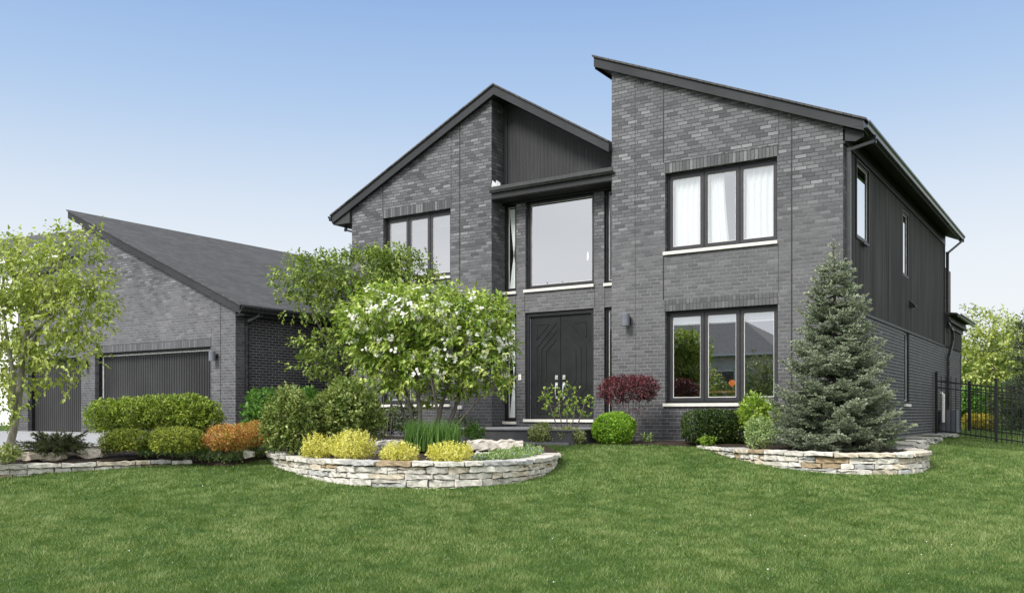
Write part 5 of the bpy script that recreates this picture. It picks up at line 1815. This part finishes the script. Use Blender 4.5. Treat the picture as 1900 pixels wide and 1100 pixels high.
def lawn_blades():
    rng = np.random.default_rng(101)
    out = []
    fa, fb, fc, fd = Field(rng, 1.5, 14), Field(rng, 0.40, 14), Field(rng, 5.0, 12), Field(rng, 0.20, 16)
    for d0, d1, dens, h, w, seg in ((4.2, 7.5, 9000, 0.029, 0.0042, 1), (7.5, 10.5, 6500, 0.029, 0.0056, 1), (10.5, 16.8, 3000, 0.030, 0.0085, 1), (16.8, 30.0, 600, 0.04, 0.018, 1)):
        wid = 0.60 * d1 + 1.2
        n = int((d1 - d0) * 2 * wid * dens)
        D = rng.uniform(d0, d1, n); X = rng.uniform(-wid, wid, n)
        ok = np.abs(X) < 0.60 * D + 1.0
        if d0 > 16: ok &= X > 0.28 * D
        D, X = D[ok], X[ok]
        x = CAM[0] + RIGHT[0] * X + FWD[0] * D
        y = CAM[1] + RIGHT[1] * X + FWD[1] * D
        p = np.c_[x, y]
        ok = np.ones(len(p), bool)
        for poly in (BED_L, BED_R, DRIVE, [(-40, -1.3), (-13.7, -1.3), (-11.2, 0), (-4.3, 0), (0.02, 0), (0.02, 40), (-40, 40)], [(-6.97, -2.27), (-3.95, -2.27), (-3.95, 1), (-6.97, 1)], [(-9.6, -3.4), (-4.45, -2.55), (-4.0, -2.2), (-9.2, -2.2)]):
            ok &= ~inside(p, poly)
        p = p[ok]
        N = len(p)
        b = np.c_[p, ground_z(p[:, 0], p[:, 1]) - 0.004]
        A, B, C_ = fa(b), fb(b), fc(b)
        hh = h * rng.uniform(0.6, 1.25, N) * (1 + 0.30 * B + 0.12 * A + 0.25 * fd(b))
        tone = np.clip(0.40 + 0.12 * A + 0.14 * B + 0.08 * C_ + 0.15 * fd(b) + rng.normal(0, 0.19, N), 0, 0.72)
        dd = depth_of(b[:, 0], b[:, 1])
        dry = rng.uniform(size=N) < (0.025 + 0.13 * np.clip(A + 0.9 * B - 0.45, 0, 1)) * (0.35 + 1.1 * smooth(11, 6, dd))
        tone = np.where(dry, rng.uniform(0.8, 1.0, N), tone)
        # blades lean with the tuft they grow in
        g = blades_dir(rng, b, hh, w * rng.uniform(0.7, 1.25, N), Field(rng, 0.30, 12), Field(rng, 0.30, 12), seg)
        out.append((g[0], g[1], np.repeat(tone, g[2]), g[2]))
    V = np.concatenate([o[0] for o in out])
    off = np.cumsum([0] + [len(o[0]) for o in out])
    I = np.concatenate([o[1] + k for o, k in zip(out, off)])
    tag(raw_mesh("grass", V, I, 3, np.concatenate([o[2] for o in out]), LG['grass']), kind="stuff")


def blades_dir(rng, b, h, w, f1, f2, seg):
    N = len(b)
    tilt = np.stack([0.55 * f1(b) + rng.normal(0, 0.7, N), 0.55 * f2(b) + rng.normal(0, 0.7, N), np.zeros(N)], 1)
    fa = rng.uniform(0, 2 * PI, N)
    side = np.stack([np.cos(fa), np.sin(fa), np.zeros(N)], 1) * (w * 0.5)[:, None]
    up = np.array([0, 0, 1.0])
    if seg == 1:
        v = np.stack([b - side, b + side, b + (tilt * 0.75 + up) * h[:, None]], 1)
        k, t = 3, [(0, 1, 2)]
    else:
        m = b + (tilt * 0.25 + up * 0.62) * h[:, None]
        v = np.stack([b - side, b + side, m - side * 0.75, m + side * 0.75, b + (tilt * 0.9 + up * 0.98) * h[:, None]], 1)
        k, t = 5, [(0, 1, 3), (0, 3, 2), (2, 3, 4)]
    base = np.arange(N)[:, None] * k
    idx = np.concatenate([base + np.array(q)[None, :] for q in t], 1).reshape(-1)
    return v.reshape(-1, 3), idx, k


lawn_blades()


def fallen_petals():
    rng = np.random.default_rng(103)
    n = 70
    D, X = rng.uniform(6.5, 15, n), rng.uniform(-0.55, 0.55, n)
    p = np.array([[*at(CX + x * F_PX, d)[:2]] for x, d in zip(X, D)])
    ok = ~inside(p, BED_L) & ~inside(p, BED_R) & ~inside(p, DRIVE)
    p = p[ok]
    b = np.c_[p, ground_z(p[:, 0], p[:, 1]) + 0.035]
    tag(leaf_mesh("fallen_petals", b, unit(rng, len(b)) * np.array([1, 1, 0.3]), np.tile([0, 0, 1.0], (len(b), 1)), 0.016, 0.013, rng.uniform(0, 1, len(b)), LG['blossom'], None, 0.2), kind="stuff")


fallen_petals()


# ================================================================== SMALL THINGS ON AND IN THE HOUSE
def lathe_thing(parent, name, prof, c, mat, seg=20): return MB().lathe(prof, c, seg).build(name, M[mat], parent, False)


def wall_lamp(x, face, zb, label):
    o = empty("wall_lamp", (x, face, zb + 0.1), label, "lamp", "cylinder wall lamps")
    y = face - 0.13
    lathe_thing(o, "lamp_shade", [(0.0, 0.232), (0.076, 0.232), (0.08, 0.225), (0.08, 0.0), (0.072, 0.0), (0.070, 0.02)], (x, y, zb), 'lamp_grey', 24)
    MB().box(x - 0.018, x + 0.018, y + 0.072, face - 0.012, zb + 0.08, zb + 0.13).build("bracket", M['black_trim'], o)
    MB().box(x - 0.05, x + 0.05, face - 0.014, face - 0.001, zb + 0.03, zb + 0.18).build("back_plate", M['black_trim'], o)


wall_lamp(-3.97, 0.0, 2.20, "small grey cylinder lamp on the brick to the right of the front door")
wall_lamp(-14.40, GV, 1.80, "small grey cylinder lamp on the brick right of the wide garage door")
wall_lamp(-19.85, GV, 1.80, "small grey cylinder lamp between the two garage doors behind the leaning tree")

db = empty("doorbell", (-6.72, VE, 1.30), "small cream doorbell plate on the brick pier left of the front door", "doorbell")
MB().box(-6.755, -6.685, VE - 0.02, VE - 0.001, 1.24, 1.36).build("plate", M['white_trim'], db)
MB().box(-6.733, -6.707, VE - 0.026, VE - 0.0205, 1.275, 1.305).build("button", M['sill'], db)
ob = empty("outlet_box", (-8.0, 0, 0.66), "small white outlet box low on the brick right of the lower left window", "outlet")
MB().box(-8.03, -7.93, -0.045, -0.004, 0.625, 0.70).build("cover", M['white_trim'], ob)
MB().box(-8.0, -7.96, -0.050, -0.0455, 0.64, 0.685).build("flap", M['flashing'], ob)


def curtain(x0, x1, zb, zt, y, label, edge=None, folds=6, seed=0, grp="white curtains in the upper right window"):
    """hanging pleated sheet; edge(t) gives the right edge along the height (t = 0 top)"""
    rng = np.random.default_rng(seed)
    nx, nz = folds * 8, 24
    ph = np.cumsum(rng.uniform(0.5, 1.5, nx)) / nx * 2 * PI * folds
    V, Fc = [], []
    for j in range(nz + 1):
        t = j / nz
        l, r = (x0, x1) if edge is None else edge(t)
        amp = 0.030 * (0.6 + 0.5 * t)
        for i in range(nx):
            u = i / (nx - 1)
            V.append((l + (r - l) * u, y + amp * math.sin(ph[i] + 0.5 * math.sin(3 * t)) * min(1, abs(r - l) * 2.0 + .05), zt + (zb - zt) * t))
    for j in range(nz):
        for i in range(nx - 1):
            a = j * nx + i
            Fc.append((a, a + nx, a + nx + 1, a + 1))
    me = bpy.data.meshes.new("curtain")
    me.from_pydata(V, [], Fc); me.update()
    for p in me.polygons: p.use_smooth = True
    tag(link("curtain", me, M['curtain']), label, "curtain", grp)


curtain(-3.16, -2.52, 3.58, 4.98, 0.245, "white pleated curtain in the left pane of the upper right window", seed=1)
curtain(-2.50, -2.0, 3.58, 4.98, 0.245, "white curtain drawn half aside in the middle pane of the upper right window", lambda t: (-2.50, -2.16 + 0.10 * t ** 1.6), 6, 2)
curtain(-1.80, -1.13, 3.58, 4.98, 0.245, "white pleated curtain in the right pane of the upper right window", seed=3)


def hour(x0, x1):
    m = x0 + (x1 - x0) * 0.5

    def f(t):
        w = 0.02 + (0.98) * min(1.0, abs(t - 0.58) / (0.58 if t < 0.58 else 0.42)) ** 0.95
        return m - (m - x0) * w, m + (x1 - m) * w
    return f


curtain(0, 1, 3.20, 4.92, VE + 0.135, "white hourglass curtain in the upper narrow window left of the entry", hour(-7.085, -6.845), 5, 4, "white hourglass curtains")
curtain(0, 1, 0.44, 2.55, VE + 0.135, "white hourglass curtain in the lower narrow window left of the front door", hour(-7.085, -6.845), 5, 5, "white hourglass curtains")
for (a, b, zt, dz, lb) in ((W_UL[0] + .06, W_UL[1] - .06, 4.93, 0.26, "folded white shade at the top of the upper left window"), (W_LR[0] + .06, W_LR[1] - .06, 2.38, 0.20, "folded white shade at the top of the lower right window")):
    bl = MB()
    for k in range(4): bl.box(a, b, 0.26 + 0.01 * (k % 2), 0.30 + 0.01 * (k % 2), zt - dz * (k + 1) / 4 + 0.004, zt - dz * k / 4)
    tag(bl.build("window_shade", M['curtain']), lb, "shade", "folded white window shades")


def chandelier():
    c = np.array([-5.72, 1.9, 3.95])
    o = empty("chandelier", tuple(c), "small lit candle chandelier behind the tall entry window", "chandelier")
    MB().tube([c + (0, 0, 1.1), c + (0, 0, 0.1)], 0.008, 6).build("rod", M['steel'], o)
    body = MB().lathe([(0.02, -0.25), (0.06, -0.15), (0.025, -0.05), (0.05, 0.05), (0.02, 0.12)], tuple(c), 12)
    for k in range(6):
        t = 2 * PI * k / 6
        d = np.array([math.cos(t), math.sin(t), 0])
        body.tube([c + (0, 0, -0.05), c + d * 0.10 + (0, 0, -0.13), c + d * 0.18 + (0, 0, -0.04)], 0.008, 6)
    body.build("arm_frame", M['crystal'], o)
    for k in range(6):
        t = 2 * PI * k / 6
        d = np.array([math.cos(t), math.sin(t), 0])
        p = c + d * 0.18
        MB().lathe([(0.014, -0.04), (0.014, 0.06), (0.011, 0.085), (0.002, 0.13)], tuple(p), 8).build("candle", M['candle_glow'], o)
    for k in range(8):
        t = 2 * PI * k / 8
        p = c + np.array([math.cos(t), math.sin(t), 0]) * 0.15
        MB().lathe([(0.002, -0.30), (0.014, -0.26), (0.002, -0.20)], tuple(p), 6).build("crystal_drop", M['crystal'], o)


chandelier()


def table_and_lamp():
    tx, ty, tz = -2.75, 1.7, 0.98
    t = empty("side_table", (tx, ty, 0.28), "small brown side table inside the lower right window", "table")
    MB().box(tx - 0.42, tx + 0.42, ty - 0.25, ty + 0.25, tz - 0.04, tz).build("tabletop", M['table_wood'], t)
    for sx in (-1, 1):
        for sy in (-1, 1):
            MB().box(tx + sx * .37 - .02, tx + sx * .37 + .02, ty + sy * .2 - .02, ty + sy * .2 + .02, 0.285, tz - 0.042).build("leg", M['table_wood'], t)
    c = (tx + 0.22, ty, tz)
    l = empty("table_lamp", c, "glowing orange lamp on the table inside the lower right window", "lamp")
    MB().lathe([(0.06, 0.001), (0.06, 0.02), (0.015, 0.03), (0.015, 0.09)], c, 12).build("lamp_base", M['black_trim'], l)
    MB().lathe([(0.02, 0.09), (0.05, 0.12), (0.066, 0.16), (0.055, 0.20), (0.02, 0.22)], c, 14).build("lamp_shade", M['orange_glow'], l, True)


table_and_lamp()


# ================================================================== FENCE AND THE RIGHT SIDE
def fence(A, B, h, label, posts, spacing=0.112, caps=0.06):
    A, B = np.array(A, float), np.array(B, float)
    L = np.linalg.norm(B - A)
    d = (B - A) / L
    o = empty("metal_fence", (A[0], A[1], float(ground_z(*A))), label, "fence")
    gz = lambda s: float(ground_z(*(A + d * s)))
    P3 = lambda s, z: (A[0] + d[0] * s, A[1] + d[1] * s, gz(s) + z)
    for z in (0.12, h - 0.30, h - 0.14):
        r = MB()
        for a, b in zip(np.linspace(0, L, 9), np.linspace(0, L, 9)[1:]): r.bar(P3(a, z), P3(b, z), 0.028, 0.034)
        r.build("rail", M['fence'], o)
    for s in posts:
        p = MB().box(A[0] + d[0] * s - .034, A[0] + d[0] * s + .034, A[1] + d[1] * s - .034, A[1] + d[1] * s + .034, gz(s) - 0.1, gz(s) + h + caps)
        po = p.build("post", M['fence'], o)
        c = MB().box(A[0] + d[0] * s - .042, A[0] + d[0] * s + .042, A[1] + d[1] * s - .042, A[1] + d[1] * s + .042, gz(s) + h + caps + .001, gz(s) + h + caps + 0.03)
        c.build("post_cap", M['fence'], po)
    s = spacing
    while s < L - 0.03:
        if min(abs(s - q) for q in posts) > 0.05:
            MB().bar(P3(s, 0.05), P3(s, h), 0.019).build("picket", M['fence'], o)
        s += spacing


fence((0.07, 9.31), (4.3, 9.31), 1.50, "black metal picket fence with a gate running right from the side wall", [0.0, 1.34, 2.9, 4.2])
fence((0.15, 15.0), (5.5, 15.0), 1.45, "farther black metal picket fence beyond the first one", [0.0, 2.3, 4.6])

ub = empty("utility_meter", (0.2, 10.4, 0), "grey utility box with a white pipe on the right side wall behind the fence", "utility box")
MB().box(0.03, 0.42, 10.1, 10.6, 0.02, 0.62).build("cabinet", M['lamp_grey'], ub)
MB().tube([(0.12, 10.0, 0.3), (0.12, 10.0, 1.02), (0.06, 10.0, 1.06)], 0.05, 10).build("pipe", M['white_trim'], ub)


def bigtree(name, label, seed, px, D, zt, crown, n, mat, bark_='bark_grey', L=0.16, W=0.10, stems=90, hole=(1.1, -0.4), group="trees beyond the fence", pos=None, per=5, zg=None):
    """crown: list of (dx, dz, rx, rz) in metres about the trunk foot"""
    rng = np.random.default_rng(seed)
    b = np.array(pos, float) if pos is not None else at(px, D)
    b[2] = zg if zg is not None else float(ground_z(b[0], b[1])) if pos is None else b[2]
    o = empty(name, tuple(b), label, "tree", group)
    R3 = np.array([RIGHT[0], RIGHT[1], 0]); U = np.array([0, 0, 1.0])
    bl = [(b + R3 * c[0] + U * c[1] + np.array([0, 0, 0]), (c[2], c[2], c[3])) for c in crown]
    r0 = 0.022 * zt
    st_ = [([b - U * 0.1, b + U * zt * 0.3 + R3 * 0.1, b + U * zt * 0.6, b + U * zt * 0.9], [r0, r0 * .75, r0 * .45, r0 * .15])]
    tg, _ = crown_points(rng, bl, stems, 0.4, 0.2, 1.5)
    grow(rng, st_, order(tg, b + U * zt * .4), 0.012, 0.02, 5, 0.05, 0.3).build("trunk", M[bark_], o, True)
    foliage("crown", rng, bl, n, per, L, W, LG[mat], o, 0.45, 0.28, 1.3, hole, L * 2.2, 0.2, 0.3, spread=0.34)


bigtree("deciduous_tree", "pale yellow green tree standing beyond the fence right of the house", 111, 1842, 38, 4.8, [(0, 3.4, 1.25, 1.2), (-0.7, 2.5, 0.9, 0.9), (0.8, 2.7, 0.9, 1.0), (0.1, 4.2, 0.7, 0.6), (0, 1.7, 0.9, 0.5)], 1000, 'maple', hole=(0.8, 0.0), L=0.15, W=0.10)
bigtree("deciduous_tree", "green tree partly hidden by the far end of the house", 112, 1790, 50, 4.4, [(0, 2.8, 1.4, 1.3), (1.2, 2.2, 1.2, 1.1)], 900, 'far', L=0.2, W=0.13)
bigtree("deciduous_tree", "taller green tree at the right edge behind the pale tree", 113, 1900, 48, 5.6, [(0, 4.0, 1.3, 1.3), (1.2, 3.0, 1.3, 1.2), (0.0, 2.2, 1.4, 1.1), (2.4, 4.2, 1.6, 1.6)], 1500, 'far', L=0.2, W=0.13)
for i, (px, D, h, lb) in enumerate(((1925, 29, 4.2, "dark pine at the right edge beyond the fence"),)):
    rng = np.random.default_rng(120 + i)
    b = at(px, D); b[2] = float(ground_z(b[0], b[1]))
    o = empty("pine_tree", tuple(b), lb, "tree")
    tb, Pn, Dn = MB(), [], []
    tb.tube([b, b + (0, 0, h * .5), b + (0, 0, h)], [0.11, 0.07, 0.015], 8)
    z = 0.3
    while z < h:
        for k in range(6):
            az = rng.uniform(0, 2 * PI); L = (0.35 + 1.25 * (1 - z / h)) * rng.uniform(.7, 1.15)
            out_ = np.array([math.cos(az), math.sin(az), rng.uniform(-.15, .35)])
            e = b + (0, 0, z) + out_ * L
            tb.tube([b + (0, 0, z), e], [0.018, 0.005], 4, False)
            m = int(L * 160)
            t = rng.uniform(0.15, 1, m)
            Pn.append(b + (0, 0, z) + out_ * (L * t)[:, None] + rng.normal(0, 0.07, (m, 3))); Dn.append(out_ * 0.5 + unit(rng, m) * 0.8 + np.array([0, 0, .2]))
        z += 0.26
    tb.build("trunk", M['bark_dark'], o, True)
    P_, D_ = np.concatenate(Pn), np.concatenate(Dn)
    leaf_mesh("crown", P_, D_, unit(rng, len(P_)), rng.uniform(.10, .17, len(P_)), 0.03, np.clip(rng.normal(.45, .2, len(P_)), 0, 1), LG['pine'], o)
shrub("garden_hedge", "green garden hedge beyond the fence, beside the far end of the house", "hedge", 131, 1805, 34, [(1800, 752, 32, 26, .7), (1780, 755, 20, 22, .6)], 900, 5, 0.12, 0.07, LG['broad'], stems=4, ln=.16, group="hedges beyond the fence", sr=.03)
shrub("garden_hedge", "green garden hedge beyond the fence, at the right edge", "hedge", 132, 1880, 33, [(1870, 745, 38, 30, .7), (1910, 740, 34, 34, .7)], 1000, 5, 0.12, 0.07, LG['far'], stems=4, ln=.16, group="hedges beyond the fence", sr=.03)
shrub("flower_bush", "low bush with yellow flowers seen through the fence", "shrub", 133, 1815, 30, [(1805, 782, 16, 12, .4), (1830, 784, 18, 11, .4)], 380, 5, 0.07, 0.045, LG['yellowflower'], stems=4, ln=.1, sr=.02)
tl = np.random.default_rng(140)
bl = [((x, y, 1.0 + tl.uniform(-.4, .8)), (4.0, 3.0, 2.2 + tl.uniform(-.3, 1.2))) for x, y in [(at(p, d)[0], at(p, d)[1]) for p, d in ((1700, 75), (1780, 70), (1850, 72), (1920, 68), (2000, 66), (2100, 66), (2200, 60), (2320, 60), (1620, 80))]]
tag(foliage("tree_belt", tl, bl, 4500, 4, 0.42, 0.30, LG['far'], None, 0.7, 0.2, 2.0, None, 0.5), kind="stuff")

# neighbour on the left
def far_house(name, label, c, wx, wy, eave, ridge, wall_mat, ridge_axis='x', gz=0.0, hip=0.0, wins=(), rz=0.0):
    x, y = c
    o = empty(name, (x, y, gz), label, "house")
    MB().box(x - wx / 2, x + wx / 2, y - wy / 2, y + wy / 2, gz - 0.3, eave).build("wall", M[wall_mat], o)
    ov = 0.45
    X0, X1, Y0, Y1 = x - wx / 2 - ov, x + wx / 2 + ov, y - wy / 2 - ov, y + wy / 2 + ov
    r = MB()
    if ridge_axis == 'x':
        a, b = (X0 + hip, y, ridge), (X1 - hip, y, ridge)
        r.v += [(X0, Y0, eave), (X1, Y0, eave), (X1, Y1, eave), (X0, Y1, eave), a, b]
        r.f += [(0, 1, 5, 4), (2, 3, 4, 5), (3, 0, 4), (1, 2, 5), (3, 2, 1, 0)]
    rf = r.build("roof", M['roof_near'] if wall_mat == 'white_siding' else M['roof_far'], o)
    g_ = MB().box(X0, X1, Y0 - 0.12, Y0 - 0.001, eave - 0.14, eave + 0.03).box(X0, X1, Y1 + 0.001, Y1 + 0.12, eave - 0.14, eave + 0.03)
    g_.build("gutter", M['white_siding'], rf)
    for (wx_, z, ww, wh, side) in wins:
        yy = y - wy / 2 if side < 0 else y + wy / 2
        f = MB().box(x + wx_ - ww / 2, x + wx_ + ww / 2, yy + side * 0.002, yy + side * 0.06, gz + z, gz + z + wh).build("window", M['white_siding'], o)
        MB().box(x + wx_ - ww / 2 + .08, x + wx_ + ww / 2 - .08, yy + side * .061, yy + side * .07, gz + z + .08, gz + z + wh - .08).build("pane", M['pane_dark'], f)
    o.rotation_euler = (0, 0, rz)


NB = at(80, 46)[:2] - 3.75 * (RIGHT * 0.907 - FWD * 0.421)
far_house("neighbour_house", "white house with grey roof on the left behind the leaning tree", (NB[0], NB[1]), 22.0, 9.0, 7.25, 9.6, 'white_siding', hip=3.5, rz=R(8.5), wins=((9.2, 4.4, 1.3, 1.5, -1), (6.0, 4.4, 1.3, 1.5, -1), (8.0, 1.2, 1.3, 1.5, -1)))
# across the street, behind the viewpoint: seen only in the window glass
far_house("opposite_house", "greige house with grey hip roof across the street, mirrored in the lower right window", (-25.5, -50), 21.0, 11.0, 4.6, 7.4, 'greige', hip=4.5, gz=-1.3, wins=((7.0, 3.3, 1.4, 1.5, 1), (2.5, 3.3, 1.4, 1.5, 1), (-4.0, 0.9, 2.2, 1.6, 1)))
for i, (x, y, zt, cr_, lb) in enumerate(((-13.5, -38, 5.6, [(0, 3.4, 1.9, 1.6), (1.4, 2.6, 1.5, 1.3), (-1.4, 2.6, 1.5, 1.3)], "dense green tree across the street mirrored in the lower right window"),
                                    (-18.5, -39, 5.2, [(0, 3.2, 1.8, 1.6), (1.3, 2.4, 1.5, 1.3), (-1.4, 2.4, 1.5, 1.3)], "second green tree across the street left of the dense one"),
                                    (-9.5, -40, 4.4, [(0, 2.8, 1.4, 1.3), (0.8, 2.0, 1.2, 1.0)], "smaller green tree across the street at the house corner"),
                                    (-24.0, -38, 5.6, [(0, 3.4, 2.0, 1.8), (1.5, 2.5, 1.6, 1.4)], "broad green tree across the street farthest to the left"))):
    bigtree("street_tree", lb, 150 + i, 0, 0, zt, cr_, 1500, 'shrub', L=0.17, W=0.11, pos=(x, y, -1.3), group="trees across the street", zg=-1.3, hole=None)
